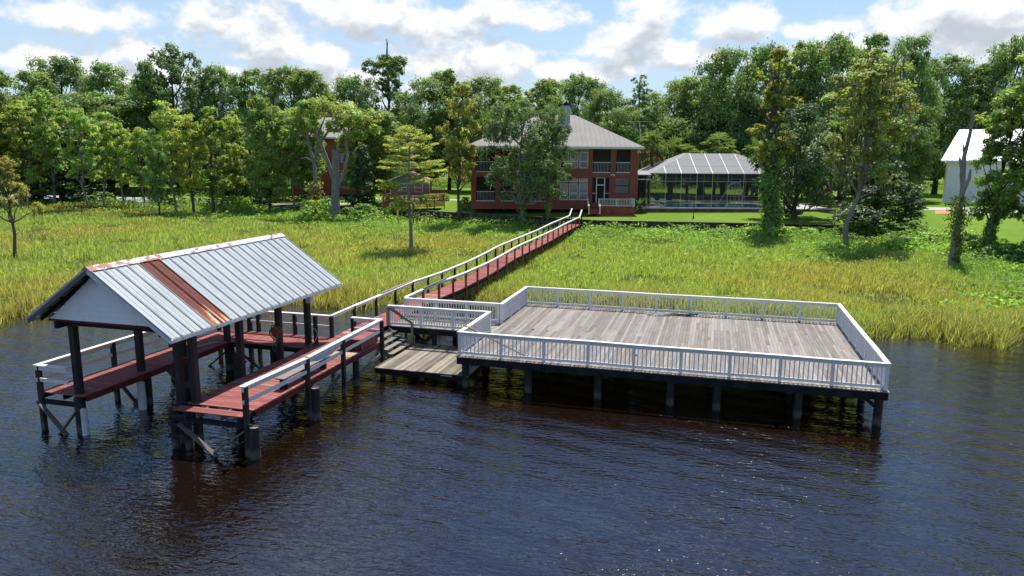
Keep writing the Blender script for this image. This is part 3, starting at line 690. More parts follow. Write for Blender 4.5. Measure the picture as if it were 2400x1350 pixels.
# white lapped gable at the river end
gv = RV0+.42; zb, zt = 4.28, RZ-.16; nb = 9
gb = B.mesh('gable', MB().prism([(GU+.55, gv+.06, zb), (EU-.55, gv+.06, zb), (RU, gv+.06, zt)], (0, .04, 0)), 'siding', org=(RU, gv, zb))
def uat(z): t = (zt-z)/(zt-zb); return RU+(GU+.55-RU)*t, RU+(EU-.55-RU)*t
for k in range(nb):
    z0 = zb+(zt-zb)*k/nb; z1 = zb+(zt-zb)*(k+1)/nb-.0; l0, r0 = uat(z0); l1, r1 = uat(min(z1+.02, zt-.005))
    m = MB(); m.v = [(l0, gv, z0), (r0, gv, z0), (r1, gv+.035, z1+.012), (l1, gv+.035, z1+.012), (l0, gv+.055, z0), (r0, gv+.055, z0), (r1, gv+.055, z1+.012), (l1, gv+.055, z1+.012)]
    m.f = [(3,2,1,0),(4,5,6,7),(0,1,5,4),(1,2,6,5),(2,3,7,6),(3,0,4,7)]; B.mesh('siding_board', m, 'siding', gb)
B.ub('gable_trim', (GU+.5, gv-.02, zb-.07), (EU-.5, gv+.1, zb-.005), 'red_dark', gb)
for u in (-21.55, -17.28): B.ub('plate_beam', (u-.07, RV0+.3, 3.98), (u+.07, RV1-.3, 4.22), 'beam')
for (u, v) in ((-21.52, 20.0), (-21.52, 22.95), (-21.4, 25.2), (-21.3, 28.0), (-17.33, 20.15), (-16.9, 20.36), (-17.33, 23.5), (-17.38, 26.2), (-17.38, 28.45), (-21.5, 30.0)):
    w = .112 if v < 29 else .09
    B.ub('roof_post', (u-w, v-w, -1.5), (u+w, v+w, 3.98 if u != -16.9 else 4.0), 'pile')
B.ub('roof_post', (-17.62, 23.42, -1.5), (-17.46, 23.58, 2.3), 'pile'); B.ub('roof_post', (-17.15, 28.52, 1.47), (-17.0, 28.67, 2.75), 'pile')

# things fixed or lying on the dock
H = Thing('hose_reel', 'round red hose reel with green hose coiled on it, hung on a boathouse post', 'hose reel', (-17.38, 26.0, 2.6))
H.mesh('disc', MB().tube([(-17.30, 25.98, 2.62), (-17.30, 25.90, 2.62)], .27, 18), 'reel')
pts = []
for k in range(64): t = k*.42; r = .27+.035*math.sin(k*1.7); pts.append((-17.40+r*math.cos(t)*.8, 25.93-.0009*k, 2.60+r*1.1*math.sin(t)))
hz = H.mesh('hose', MB().tube(pts, .02, 5), 'hose')
H.mesh('hose_end', MB().tube([(-17.42, 25.88, 2.35), (-17.5, 25.86, 2.0), (-17.4, 25.86, 1.75), (-17.3, 25.87, 2.1), (-17.2, 25.87, 2.3)], .018, 5), 'hose')
E_ = Thing('electric_box', 'small white electric box on the last boathouse post', 'box', (-17.2, 28.35, 3.6))
E_.mesh('case', MB().box((-17.24, 28.12, 3.44), (-16.98, 28.32, 3.84)), 'pvc'); E_.mesh('lid', MB().box((-17.25, 28.10, 3.84), (-16.97, 28.33, 3.88)), 'pvc')
E_.mesh('conduit', MB().tube([(-17.12, 28.24, 3.46), (-17.12, 28.26, 2.9)], .02, 6), 'black')
bn = Thing('dock_bench', 'grey bench plank on dark stub supports along the dock railing', 'bench', (-14.85, 23.9, ZR))
bn.ub('seat', (-15.05, 22.3, 1.86), (-14.68, 25.6, 1.91), 'greyboard')
for v in (22.55, 24.0, 25.35): bn.ub('support', (-14.98, v-.09, ZR+.006), (-14.76, v+.09, 1.858), 'beam')
bx = Thing('storage_box', 'red slatted storage box standing beside the dock stair', 'storage box', (-15.2, 29.2, ZR))
bx.ub('body', (-15.62, 28.15, ZR+.008), (-14.62, 29.80, ZR+.47), 'red_dark')
for k in range(12): bx.ub('slat', (-14.615, 28.17+k*.136, ZR+.03), (-14.59, 28.17+k*.136+.11, ZR+.46), 'red_x')
for k in range(7): bx.ub('slat', (-15.6+k*.14, 28.12, ZR+.03), (-15.6+k*.14+.12, 28.145, ZR+.46), 'red_dark')
for k in range(6): bx.ub('lid_board', (-15.66, 28.08+k*.295, ZR+.475), (-14.57, 28.08+k*.295+.287, ZR+.515), 'red_x')
m = MB(); n = 14
for k in range(n+1):
    t = k/n; v = 23.6+2.55*t; z = 2.34-.10*math.sin(math.pi*t); m.v += [(-14.47, v, z), (-14.50+.03*math.sin(k*2), v, z-.13-.10*math.sin(math.pi*t)), (-14.47-.05, v+.01, z-.02), ]
for k in range(n):
    i = 3*k; m.f += [(i, i+1, i+4, i+3), (i, i+3, i+5, i+2)]
o = put('hung_cloth', m.mesh('hung_cloth', 'cloth', (-14.5, 24.9, 2.1)), None, (-14.5, 24.9, 2.1)); tag(o, 'pale cloth hung slack along the dock rail between two posts', 'cloth')
o = put('loose_board', unit('greyboard'), None, (-21.75, 26.9, ZR+.03), (0, 0, R(-14)), (.2, 1.4, .04)); tag(o, 'dark grey board lying across the far end of the narrow red walkway', 'board')
o = put('lifting_rope', MB().tube([(-17.25, 28.45, 2.3), (-17.0, 28.4, 2.22), (-16.8, 28.3, 2.0), (-16.9, 28.2, 1.7), (-17.15, 28.15, 1.5)], .015, 5).mesh('lifting_rope', 'ropew', (-17, 28.3, 1.45)), None, (-17, 28.3, 1.45)); tag(o, 'thin white rope hanging from the boathouse post by the walkway corner', 'rope')

# ------------------------------------------------------------------ long red pier
P = Thing('long_pier', 'long narrow red boardwalk with white handrails crossing the marsh to the lawn', 'pier', (-16.35, 58, 0))
PZ = [(30, 1.45), (40, 1.48), (44, 1.34), (50, 1.32), (54, 1.42), (58, 1.58), (65, 1.58), (72, 1.60), (78, 1.74), (89, 1.80), (91, 1.9)]
pz = lambda v: lerp_tab(v, PZ)
planks_x(P, -17.1, -15.6, 29.98, 88.2, pz, .2, 'red_x', None, lambda y: 'bare_x' if RNG.random() < .04 else None)
for u in (-17.02, -15.68):
    m = MB(); vv = [30+k*2 for k in range(30)]
    for a, b in zip(vv, vv[1:]): m.bar((u, a, pz(a)-.16), (u, b, pz(b)-.16), .07, .2)
    P.mesh('stringer', m, 'beam')
def pier_rail(u, v0, lift):
    vs_ = [v0]; 
    while vs_[-1] < 86.5: vs_.append(min(88.3, vs_[-1]+2.45))
    pts = [(u, v, pz(v)+1.03) for v in vs_]; m = MB()
    for a, b in zip(pts, pts[1:]): m.bar(a, b, .19, .045)
    m.bar(pts[-1], (u, pts[-1][1]+1.5, pts[-1][2]+.75), .15, .045); nface = len(m.f)
    for a, b in zip(pts, pts[1:]): m.bar(Vector(a)-Vector((0,0,.082)), Vector(b)-Vector((0,0,.082)), .045, .115)
    r = P.mesh('railing', m, 'white', org=pts[0]); r.data.materials.append(MT['cap'])
    for k in range(nface): r.data.polygons[k].material_index = 1
    for (uu, v, z) in pts: P.ub('post', (u-.06, v-.06, -1.2), (u+.06, v+.06, z-.03), 'reddeck' if u > -16 else 'pile', r)  # sunlit look put into colour: lit red on right posts, dark on left
    P.ub('post', (u-.06, pts[-1][1]+1.4, 1.0), (u+.06, pts[-1][1]+1.52, pts[-1][2]+.68), 'pile', r)
pier_rail(-17.12, 32.4, 0); pier_rail(-15.58, 35.2, 0)
m = MB(); m.bar((-17.08, 29.98, RAILZ+.01), (-17.12, 32.4, RAILZ+.02), .15, .045); m.bar((-17.08, 29.98, RAILZ-.07), (-17.12, 32.4, RAILZ-.06), .045, .115); P.mesh('railing', m, 'white')
for a, b, u, l in ((35.6, 39.8, -17.16, 'long grey board laid on top of the outer white pier rail'), (37.6, 41.3, -15.55, 'long grey board laid on top of the inner white pier rail')):
    o = put('loose_board', unit('greyboard'), None, (u, (a+b)/2, pz(38)+1.09), (R(-.3), 0, R(.6)), (.13, b-a, .045)); tag(o, l, 'board')

# ------------------------------------------------------------------ bulkhead along the lawn
def wpt(px, D): 
    L = (px-1200)/F_PX*math.cos(PIT)/0.985*D; return LD(L, D)
K = Thing('bulkhead', 'low dark timber retaining wall between marsh and lawn', 'retaining wall', (*wpt(1400, 90), 1.0))
bp = [420, 560, 700, 830, 970, 1100, 1200, 1300, 1400, 1500, 1590, 1680, 1780, 1890, 2000, 2090]
for a, b in zip(bp, bp[1:]):
    p = wpt(a, Db(a)); q = wpt(b, Db(b)); d = np.array([q[0]-p[0], q[1]-p[1]]); L = np.hypot(*d); d /= L; nrm = np.array([d[1], -d[0]])
    zt = 2.20
    for k in range(4):
        z = zt-.16-k*.29; f = .02*(k % 2)
        K.ubar('board', (p[0]+nrm[0]*(.1+f), p[1]+nrm[1]*(.1+f), z), (q[0]+nrm[0]*(.1+f), q[1]+nrm[1]*(.1+f), z), .07, .27, 'bulk')
    K.ubar('cap_board', (p[0]+nrm[0]*.08, p[1]+nrm[1]*.08, zt+.02), (q[0]+nrm[0]*.08, q[1]+nrm[1]*.08, zt+.02), .30, .06, 'greyboard')
    nn = max(2, int(L/2.2))
    for k in range(nn):
        c = p + d*(L*(k+.5)/nn) + nrm*.24; K.ub('post', (c[0]-.09, c[1]-.09, .3), (c[0]+.09, c[1]+.09, zt+.04), 'bulk')

# ------------------------------------------------------------------ buildings: own frame, x right, y away, z up, front wall on y = 0
class Bld(Thing):
    def __init__(s, name, label, cat, pxl, D, z, turn=0.0):
        p = wpt(pxl, D); super().__init__(name, label, cat, (p[0], p[1], z), YAW+turn, local=True)
    def wall(s, name, w, h, holes, mat, y=0.0, t=0.3, par=None):
        """wall with true openings, cut into blocks round them"""
        xs = sorted({0, w} | {a for o in holes for a in (o[0], o[2])}); zs = sorted({0, h} | {a for o in holes for a in (o[1], o[3])}); m = MB()
        for x0, x1 in zip(xs, xs[1:]):
            run = None
            for z0, z1 in zip(zs, zs[1:]):
                cx, cz = (x0+x1)/2, (z0+z1)/2; hole = any(o[0] < cx < o[2] and o[1] < cz < o[3] for o in holes)
                if not hole: run = (run[0], z1) if run else (z0, z1)
                if (hole or z1 == zs[-1]) and run: m.box((x0, y, run[0]), (x1, y+t, run[1])); run = None
        return s.mesh(name, m, mat, par)
    def window(s, x0, z0, x1, z1, y, split=0.5, fw=.09, pane='glass', fm='trim'):
        m = MB(); m.box((x0, y-.03, z0), (x0+fw, y+.08, z1)); m.box((x1-fw, y-.03, z0), (x1, y+.08, z1)); m.box((x0+fw, y-.032, z0), (x1-fw, y+.082, z0+fw)); m.box((x0+fw, y-.032, z1-fw), (x1-fw, y+.082, z1))
        zm = z0+(z1-z0)*split
        if split < 1: m.box((x0+fw, y-.025, zm-.05), (x1-fw, y+.075, zm+.05))
        f = s.mesh('window', m, fm, org=(x0, y, z0))
        if split < 1: s.ub('pane', (x0+fw, y+.02, z0+fw), (x1-fw, y+.04, zm-.05), pane, f); s.ub('pane', (x0+fw, y+.02, zm+.05), (x1-fw, y+.04, z1-fw), pane, f)
        else: s.ub('pane', (x0+fw, y+.02, z0+fw), (x1-fw, y+.04, z1-fw), pane, f)
        return f
    def hip(s, x0, x1, y0, y1, z0, z1, rx0, rx1, ry, mat, t=.16, name='roof', seam=.0):
        m = MB(); A, B_, C, D_ = (x0,y0,z0), (x1,y0,z0), (x1,y1,z0), (x0,y1,z0); P_, Q = (rx0,ry,z1), (rx1,ry,z1)
        m.poly([A, B_, Q, P_]); m.poly([B_, C, Q]); m.poly([C, D_, P_, Q]); m.poly([D_, A, P_]); m.poly([A, D_, C, B_])
        r = s.mesh(name, m, mat, org=(x0, y0, z0))
        if seam:
            n = int((x1-x0)/seam)
            for k in range(1, n):
                x = x0+(x1-x0)*k/n
                tt = min(1.0, (x-x0)/max(.01, rx0-x0), (x1-x)/max(.01, x1-rx1))
                e = Vector((x, y0+(ry-y0)*tt, z0+(z1-z0)*tt)); s.ubar('seam', (x, y0, z0+.02), e+Vector((0,0,.02)), .035, .04, mat, r)
        return r
S = 0.0584*1.012
def hx(zx): return (zx-170)/3.971*S
def hz_(zy): return (1152-zy)/3.971*S
HZ = 2.80
Hs = Bld('brick_house', 'two storey red brick house with tan hipped metal roof and screened porches behind the lawn', 'house', 1103, 100.6, HZ)
HW = hx(1690); HT = hz_(583); HDp = 15.0
up0, up1, lo0, lo1 = hz_(815), hz_(592), hz_(1080), hz_(860)
op_u = [(218, 390), (442, 650), (715, 890), (1283, 1445), (1495, 1625)]; op_l = [(218, 390), (442, 650), (715, 890)]
wins = [(985, 1062), (1072, 1150), (1160, 1240)]
holes = [(hx(a), up0, hx(b), up1) for a, b in op_u] + [(hx(a), lo0, hx(b), lo1) for a, b in op_l]
holes += [(hx(1283), hz_(1088), hx(1437), lo1), (hx(1490), hz_(1005), hx(1622), lo1)]
holes += [(hx(a), hz_(777), hx(b), hz_(627)) for a, b in wins] + [(hx(a), hz_(615), hx(b), hz_(584.5)) for a, b in wins]
holes += [(hx(a), hz_(1065), hx(b), hz_(915)) for a, b in wins] + [(hx(a), hz_(903), hx(b), hz_(870)) for a, b in wins]
Hs.wall('wall', HW, HT, holes, 'brick')
m = MB(); m.box((0, .3, 0), (.3, HDp, HT)); m.box((HW-.3, .3, 0), (HW, HDp, HT)); m.box((0, HDp, 0), (HW, HDp+.3, HT)); Hs.mesh('wall', m, 'brick')
Hs.mesh('inner_wall', MB().box((.3, 3.0, 0), (HW-.3, 3.2, HT)), 'brick')
mid = hz_(838)
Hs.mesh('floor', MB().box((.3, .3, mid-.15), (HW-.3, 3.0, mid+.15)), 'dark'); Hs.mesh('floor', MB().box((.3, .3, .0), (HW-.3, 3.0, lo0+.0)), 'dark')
for x in (hx(925), hx(1262)): Hs.mesh('inner_wall', MB().box((x-.1, .3, 0), (x+.1, 3.0, HT)), 'brick')
for (a, b) in op_u:
    sc_ = Hs.mesh('porch_screen', MB().box((hx(a), .14, up0), (hx(b), .15, up1)), 'screen')
for (a, b) in op_l: Hs.mesh('porch_screen', MB().box((hx(a), .14, lo0), (hx(b), .15, lo1)), 'screen')
def porch_rail(a, b, z0, z1):
    x0, x1 = hx(a), hx(b); m = MB(); m.box((x0, -.02, z1-.09), (x1, .10, z1)); m.box((x0, -.06, z0-.02), (x1, .12, z0+.09))
    r = Hs.mesh('porch_railing', m, 'trim', org=(x0, 0, z0)); n = int((x1-x0)/.19)
    for k in range(1, n): x = x0+(x1-x0)*k/n; Hs.ub('baluster', (x-.02, .02, z0+.09), (x+.02, .06, z1-.09), 'chim', r)
for a, b in op_u: porch_rail(a, b, up0, hz_(720))
for a, b in op_l: porch_rail(a, b, lo0, hz_(990))
for (a, b) in wins:
    Hs.window(hx(a), hz_(777), hx(b), hz_(627), .06, .42); Hs.window(hx(a), hz_(615), hx(b), hz_(584.5), .06, 1.0)
    Hs.window(hx(a), hz_(1065), hx(b), hz_(915), .06, .42, pane='glassb'); Hs.window(hx(a), hz_(903), hx(b), hz_(870), .06, 1.0, pane='glassb')
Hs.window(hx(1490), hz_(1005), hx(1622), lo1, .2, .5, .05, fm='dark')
# screen door bay
dr = Hs.mesh('screen_door', MB().box((hx(1318), .05, hz_(1085)), (hx(1326), .14, lo1)).box((hx(1392), .05, hz_(1085)), (hx(1400), .14, lo1)).box((hx(1326), .052, hz_(932)), (hx(1392), .138, hz_(922))).box((hx(1326), .052, lo1-.08), (hx(1392), .138, lo1)), 'trim', org=(hx(1318), .05, hz_(1085)))
Hs.mesh('porch_screen', MB().box((hx(1283), .15, hz_(1088)), (hx(1437), .16, lo1)), 'screen')
Hs.mesh('porch_railing', MB().box((hx(1283), -.02, hz_(1005)), (hx(1316), .1, hz_(1000))).box((hx(1402), -.02, hz_(1005)), (hx(1437), .1, hz_(1000))), 'trim')
oh = .75
ro = Hs.hip(-oh, HW+oh, -oh, HDp+oh, HT-.02, HT+hz_(268)-hz_(575), hx(800), hx(1150), HDp/2, 'tanroof', seam=.62)
fa_ = MB(); fa_.box((-oh-.03, -oh-.06, HT-.30), (HW+oh+.03, -oh, HT+.01)); fa_.box((-oh-.06, -oh, HT-.30), (-oh, HDp+oh, HT+.01)); fa_.box((HW+oh, -oh, HT-.30), (HW+oh+.06, HDp+oh, HT+.01)); Hs.mesh('fascia', fa_, 'trim', ro)
Hs.mesh('soffit', MB().box((-oh, -oh, HT-.10), (HW+oh, -.0, HT-.04)), 'trim', ro)
cx = hx(1057); ch = Hs.mesh('chimney', MB().box((cx-.55, 5.4, HT), (cx+.55, 6.6, hz_(195))), 'chim', ro); Hs.mesh('chimney_cap', MB().box((cx-.65, 5.3, hz_(195)), (cx+.65, 6.7, hz_(183))).box((cx-.25, 5.75, hz_(183)), (cx+.25, 6.25, hz_(165))), 'dark', ro)
for zx, zy in ((970, 612), (1465, 832), (1697, 622)):
    m = MB(); x, z = hx(zx), hz_(zy); m.box((x-.06, -.12, z), (x+.06, 0, z+.14)); m.tube([(x-.05, -.12, z+.02), (x-.22, -.26, z-.12)], [.05, .13], 8); m.tube([(x+.05, -.12, z+.02), (x+.22, -.26, z-.12)], [.05, .13], 8); Hs.mesh('flood_light', m, 'trim')
Hs.mesh('downpipe', MB().tube([(HW+.05, -.06, HT-.3), (HW+.12, -.08, HT-1.2), (HW+.06, -.06, HT-1.6), (HW+.06, -.06, .1)], .05, 6), 'redroof')
# front terrace of the house
Tx0, Tx1, Tz = hx(1322), hx(1645), hz_(1110)
fd = Bld('front_terrace', 'small red terrace with white railing and steps in front of the brick house', 'terrace', 1103, 100.6, HZ)
for k in range(26): fd.ub('skirt_board', (Tx0+k*(Tx1-Tx0)/26+.004, -3.0, -.5), (Tx0+(k+1)*(Tx1-Tx0)/26-.004, -2.96, Tz-.06), 'reddeck')
for k in range(14): fd.ub('plank', (hx(1225), -3.02+k*.213, Tz-.05), (Tx1, -3.02+k*.213+.206, Tz), 'reddeck')
def terrace_rail(p, q, z, n):
    m = MB(); p = Vector((p[0], p[1], z)); q = Vector((q[0], q[1], z)); zz = Vector((0,0,1)); m.bar(p+zz*1.0, q+zz*1.0, .16, .07); m.bar(p+zz*.12, q+zz*.12, .06, .1); r = fd.mesh('railing', m, 'trim', org=tuple(p))
    for k in range(n+1):
        c = p.lerp(q, k/n); w = .03 if k not in (0, n//2, n) else .07; fd.ub('baluster' if w < .05 else 'post', (c.x-w, c.y-w, z), (c.x+w, c.y+w, z+.98), 'trim', r)
terrace_rail((Tx0+.1, -2.92), (Tx1-.08, -2.92), Tz, 22); terrace_rail((Tx1-.06, -2.8), (Tx1-.06, -.1), Tz, 12)
for k in range(6): fd.ub('step', (hx(1228), -4.6+k*.28, -.25), (hx(1318), -4.6+k*.28+.30, -.05+k*(Tz)/6), 'reddeck')
for xx in (hx(1225), hx(1322)):
    m = MB(); m.bar((xx, -4.6, .75), (xx, -2.95, Tz+1.02), .1, .12); m.bar((xx, -4.6, -.3), (xx, -4.6, .8), .12, .12, (1,0,0)); m.bar((xx, -4.6, .25), (xx, -2.95, Tz+.45), .05, .1); m.bar((xx, -2.95, Tz), (xx, -2.95, Tz+1.02), .12, .12, (1,0,0)); fd.mesh('stair_rail', m, 'trim')

# ------------------------------------------------------------------ pool house frame
SP = 0.0596
PD = 102.0; PZ0 = 3.05
pc = Bld('pool_enclosure', 'screened pool cage with white frame and grey sloping screen roof beside brick house', 'pool cage', 1519, PD, PZ0)
cw = SP*330; eh = (486-407)*SP; rh = (486-361)*SP; dep = 13.0; st = 36.2*SP; nbay = int(cw/st); cw = nbay*st; ins = 103*SP; ryd = 5.2
fm = MB(); t = .075
def fp(a, b, w=.05): pc.ubar('frame_bar', a, b, w, w, 'alu')
for k in range(nbay+1):
    x = k*st
    for y in (0, dep): fp((x, y, 0), (x, y, eh))
    e = min(1, x/ins, (cw-x)/ins)
    fp((x, 0, eh), (x, ryd*e, eh+(rh-eh)*e)); fp((x, dep, eh), (x, dep-ryd*e, eh+(rh-eh)*e))
for y in (0, dep):
    for z in (eh, (486-425)*SP, (486-470)*SP, .05): fp((0, y, z), (cw, y, z))
for k in range(6):
    y = k*dep/5
    for x in (0, cw): fp((x, y, 0), (x, y, eh))
for x in (0, cw):
    for z in (eh, (486-425)*SP, (486-470)*SP): fp((x, 0, z), (x, dep, z))
for a, b in (((0,0,eh),(ins,ryd,rh)), ((cw,0,eh),(cw-ins,ryd,rh)), ((0,dep,eh),(ins,dep-ryd,rh)), ((cw,dep,eh),(cw-ins,dep-ryd,rh)), ((ins,ryd,rh),(cw-ins,ryd,rh)), ((ins,dep-ryd,rh),(cw-ins,dep-ryd,rh)), ((0,0,1.4),(st,0,.05))): fp(a, b, .055)
for zf in (.34, .67): fp((ins*zf, ryd*zf, eh+(rh-eh)*zf), (cw-ins*zf, ryd*zf, eh+(rh-eh)*zf), .05)
for k in range(nbay):
    for z0, z1 in ((.09, (486-470)*SP), ((486-470)*SP, (486-425)*SP), ((486-425)*SP, eh)):
        pc.mesh('screen_panel', MB().poly([(k*st, .0, z0), ((k+1)*st, .0, z0), ((k+1)*st, .0, z1), (k*st, .0, z1)]), 'screen')
pc.mesh('screen_panel', MB().poly([(0, 0, .05), (0, dep, .05), (0, dep, eh), (0, 0, eh)]), 'screen'); pc.mesh('screen_panel', MB().poly([(cw, 0, .05), (cw, dep, .05), (cw, dep, eh), (cw, 0, eh)]), 'screen')
pc.mesh('screen_panel', MB().poly([(0, dep, .05), (cw, dep, .05), (cw, dep, eh), (0, dep, eh)]), 'screen')
rs = MB(); e_ = .02
rs.poly([(0,0,eh+e_),(cw,0,eh+e_),(cw-ins,ryd,rh+e_),(ins,ryd,rh+e_)]); rs.poly([(ins,ryd,rh+e_),(cw-ins,ryd,rh+e_),(cw-ins,dep-ryd,rh+e_),(ins,dep-ryd,rh+e_)]); rs.poly([(0,0,eh+e_),(ins,ryd,rh+e_),(ins,dep-ryd,rh+e_),(0,dep,eh+e_)]); rs.poly([(cw,0,eh+e_),(cw,dep,eh+e_),(cw-ins,dep-ryd,rh+e_),(cw-ins,ryd,rh+e_)]); rs.poly([(0,dep,eh+e_),(ins,dep-ryd,rh+e_),(cw-ins,dep-ryd,rh+e_),(cw,dep,eh+e_)])
pc.mesh('roof_screen', rs, 'screenroof')
te = Bld('pool_terrace', 'raised pale pool terrace with grey retaining wall and swimming pool', 'terrace', 1519, PD, PZ0)
tw = cw+6
te.mesh('slab', MB().box((-2.6, -1.1, -.12), (tw, .5, 0)).box((-2.6, .5, -.12), (2.6, 9.6, 0)).box((17.5, .5, -.12), (tw, 9.6, 0)).box((-2.6, 9.6, -.12), (tw, dep+2, 0)), 'concrete')
te.mesh('retaining_wall', MB().box((-2.5, -1.02, -1.1), (tw-.1, -.85, -.125)), 'poolwall')
for k in range(13): te.ub('wall_post', (-2.4+k*2.1, -1.13, -1.1), (-2.26+k*2.1, -1.025, -.125), 'poolwall')
te.mesh('pool', MB().box((2.6, .5, -1.5), (17.5, 9.6, -.03)), 'pool')
def lounger(px_, yy, lab):
    t = Thing('sun_lounger', lab, 'lounger', (0,0,0)); L = pc.e; c = L.matrix_world if False else None
    x = (px_-1519)*SP; p = Matrix.Rotation(YAW, 3, 'Z') @ Vector((x, yy, 0)) + Vector(pc.e.location); t.e.location = p; t.e.rotation_euler = (0, 0, YAW); t.o = (0,0,0)
    t.mesh('back', MB().bar((0, 0, .4), (-.35, .1, 1.3), .65, .07, (0,1,0)), 'blue'); t.mesh('seat', MB().box((0, -.3, .36), (1.3, .35, .43)), 'blue')
    for a in (.1, 1.2):
        for b in (-.25, .3): t.mesh('leg', MB().box((a-.02, b-.02, 0), (a+.02, b+.02, .36)), 'alu')
lounger(1573, 10.6, 'blue sun lounger behind the pool nearer to the brick house'); lounger(1602, 10.6, 'blue sun lounger behind the pool nearer to the slide')
def pool_pt(px_, yy, z): return Matrix.Rotation(YAW, 3, 'Z') @ Vector(((px_-1519)*SP, yy, z)) + Vector(pc.e.location)
sl = Thing('pool_slide', 'pale blue curved slide dropping into the swimming pool', 'slide', tuple(pool_pt(1764, 10.2, 0)), YAW, local=True)
m = MB(); prof = [(-2.2, -.8, .35), (-1.9, -.6, .6), (-1.3, -.3, 1.6), (-.8, -.1, 2.5), (-.3, 0, 2.95), (.4, 0, 3.05), (.9, 0, 3.05)]
for i, (x, y, z) in enumerate(prof):
    for dy, dz in ((-.38, .28), (-.32, 0), (.32, 0), (.38, .28), (.38, .2), (.3, -.08), (-.3, -.08), (-.38, .2)): m.v.append((x+dy*.35, y+dy, z+dz))
for i in range(len(prof)-1):
    for j in range(8): a = i*8+j; b = i*8+(j+1) % 8; m.f.append((a, b, b+8, a+8))
sl.mesh('chute', m, 'slide')
for x in (.3, .95):
    for y in (-.3, .3): sl.mesh('leg', MB().tube([(x, y, 0), (x, y, 3.0)], .035, 6), 'alu')
sl.mesh('ladder', MB().bar((1.5, -.25, 0), (.95, -.25, 3.6), .04, .04).bar((1.5, .25, 0), (.95, .25, 3.6), .04, .04), 'alu')
pt = Thing('patio_table', 'small white table with chairs beside the pool edge', 'table', tuple(pool_pt(1553, -.2+.9, 0)), YAW, local=True)
pt.mesh('top', MB().tube([(0,0,.72), (0,0,.75)], .5, 14), 'alu')
for a in range(4): pt.mesh('leg', MB().tube([(.35*math.cos(a*1.57+.8), .35*math.sin(a*1.57+.8), 0), (.2*math.cos(a*1.57+.8), .2*math.sin(a*1.57+.8), .72)], .025, 5), 'black')
bw = Bld('breezeway', 'low screened passage with flat grey roof between brick house and pool cage', 'passage', 1484, 101.5, PZ0)
bw.mesh('roof', MB().prism([(0, -.2, (486-412)*SP), (2.2, -.2, (486-412)*SP), (2.2, 3.5, (486-404)*SP), (0, 3.5, (486-404)*SP)], (0, 0, .12)), 'greyroof'); bw.mesh('beam', MB().box((0, -.15, (486-422)*SP), (2.15, -.05, (486-420)*SP)), 'trim')
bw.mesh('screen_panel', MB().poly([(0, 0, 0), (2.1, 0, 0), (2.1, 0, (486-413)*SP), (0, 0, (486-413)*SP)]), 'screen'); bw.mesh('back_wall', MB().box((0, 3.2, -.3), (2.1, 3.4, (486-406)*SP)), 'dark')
gp = ground_at(1625, 512)
lp = Thing('lamp_post', 'thin black lamp post with small lantern on the lawn before the pool', 'lamp post', tuple(gp))
x, y, z = gp; lp.mesh('pole', MB().tube([(x,y,z-.1), (x,y,z+2.3)], .045, 8), 'black'); lp.mesh('base', MB().tube([(x,y,z), (x,y,z+.35)], [.13, .07], 8), 'black')
lp.mesh('lantern', MB().tube([(x,y,z+2.3), (x,y,z+2.62)], [.07, .16], 6).tube([(x,y,z+2.62), (x,y,z+2.82)], [.2, .02], 6), 'black')
p = atD(1497, 300, 118)
an = Thing('television_antenna', 'tall thin television aerial on a mast behind the brick house', 'antenna', (p[0], p[1], 3.0), YAW, local=True); zt = atD(1497, 285, 118)[2]-3
an.mesh('mast', MB().tube([(1.2, 0, 0), (.2, 0, zt-1.0), (0, 0, zt)], .04, 6), 'alu')
m = MB(); m.bar((-1.6, 0, zt), (1.9, 0, zt), .04, .04)
for k in range(9): m.bar((-1.5+k*.4, -.9+.06*k, zt), (-1.5+k*.4, .9-.06*k, zt), .02, .02); m.bar((-1.3+k*.2, -.2, zt-.6-.2*(k % 3)), (.9+k*.05, -.2, zt-.6-.2*(k % 3)), .02, .02)
an.mesh('elements', m, 'alu')

# ------------------------------------------------------------------ the other buildings
S2 = 128/F_PX*1.0
b2 = Bld('second_brick_house', 'brick house with tan metal roof half hidden behind the pale-trunked trees', 'house', 690, 127, 3.1, R(13))
w2 = 172*S2; h2 = (470-338)*S2
hol = [(2.2, 1.3, 4.6, 4.2), (2.0, 5.6, 4.6, 8.6), (7.5, 1.3, 10, 4.2), (7.5, 5.6, 10.4, 8.6)]
b2.wall('wall', w2, h2, hol, 'brick'); b2.mesh('wall', MB().box((0,.3,0), (.3,11,h2)).box((w2-.3,.3,0), (w2,11,h2)).box((0,11,0), (w2,11.3,h2)), 'brick')
for (a, b, c, d_) in hol: b2.window(a, b, c, d_, .12, .5)
r2 = b2.hip(-.7, w2+.7, -.7, 12, h2, h2+3.6, w2*.38, w2*.62, 5.6, 'tanroof', seam=.7); b2.mesh('fascia', MB().box((-.75, -.76, h2-.25), (w2+.75, -.70, h2+.02)), 'trim', r2)
S3 = 106/F_PX
gz = 2.6
gd = Bld('red_platform_deck', 'raised red slatted deck under the small green cabin', 'deck', 897, 105, gz)
gw = 138*S3; gh = 1.75
for k in range(9): gd.ub('slat', (0, 0, .06+k*.18), (gw*.74, .05, .06+k*.18+.13), 'reddeck'); gd.ubar('slat', (gw*.74+.03, .02, .13+k*.18), (gw, 3.2, .13+k*.18), .05, .13, 'reddeck')
for k in range(16): gd.ub('plank', (0, k*.35+.05, gh-.05), (gw*.74+min(1, k*.35/3.2)*gw*.24, k*.35+.05+.34, gh), 'reddeck')
m = MB(); m.box((0, -.02, gh+.95), (gw*.74, .12, gh+1.03)); m.bar((gw*.74, .05, gh+.99), (gw, 3.2, gh+.99), .14, .08); rl = gd.mesh('railing', m, 'reddeck', org=(0,0,gh))
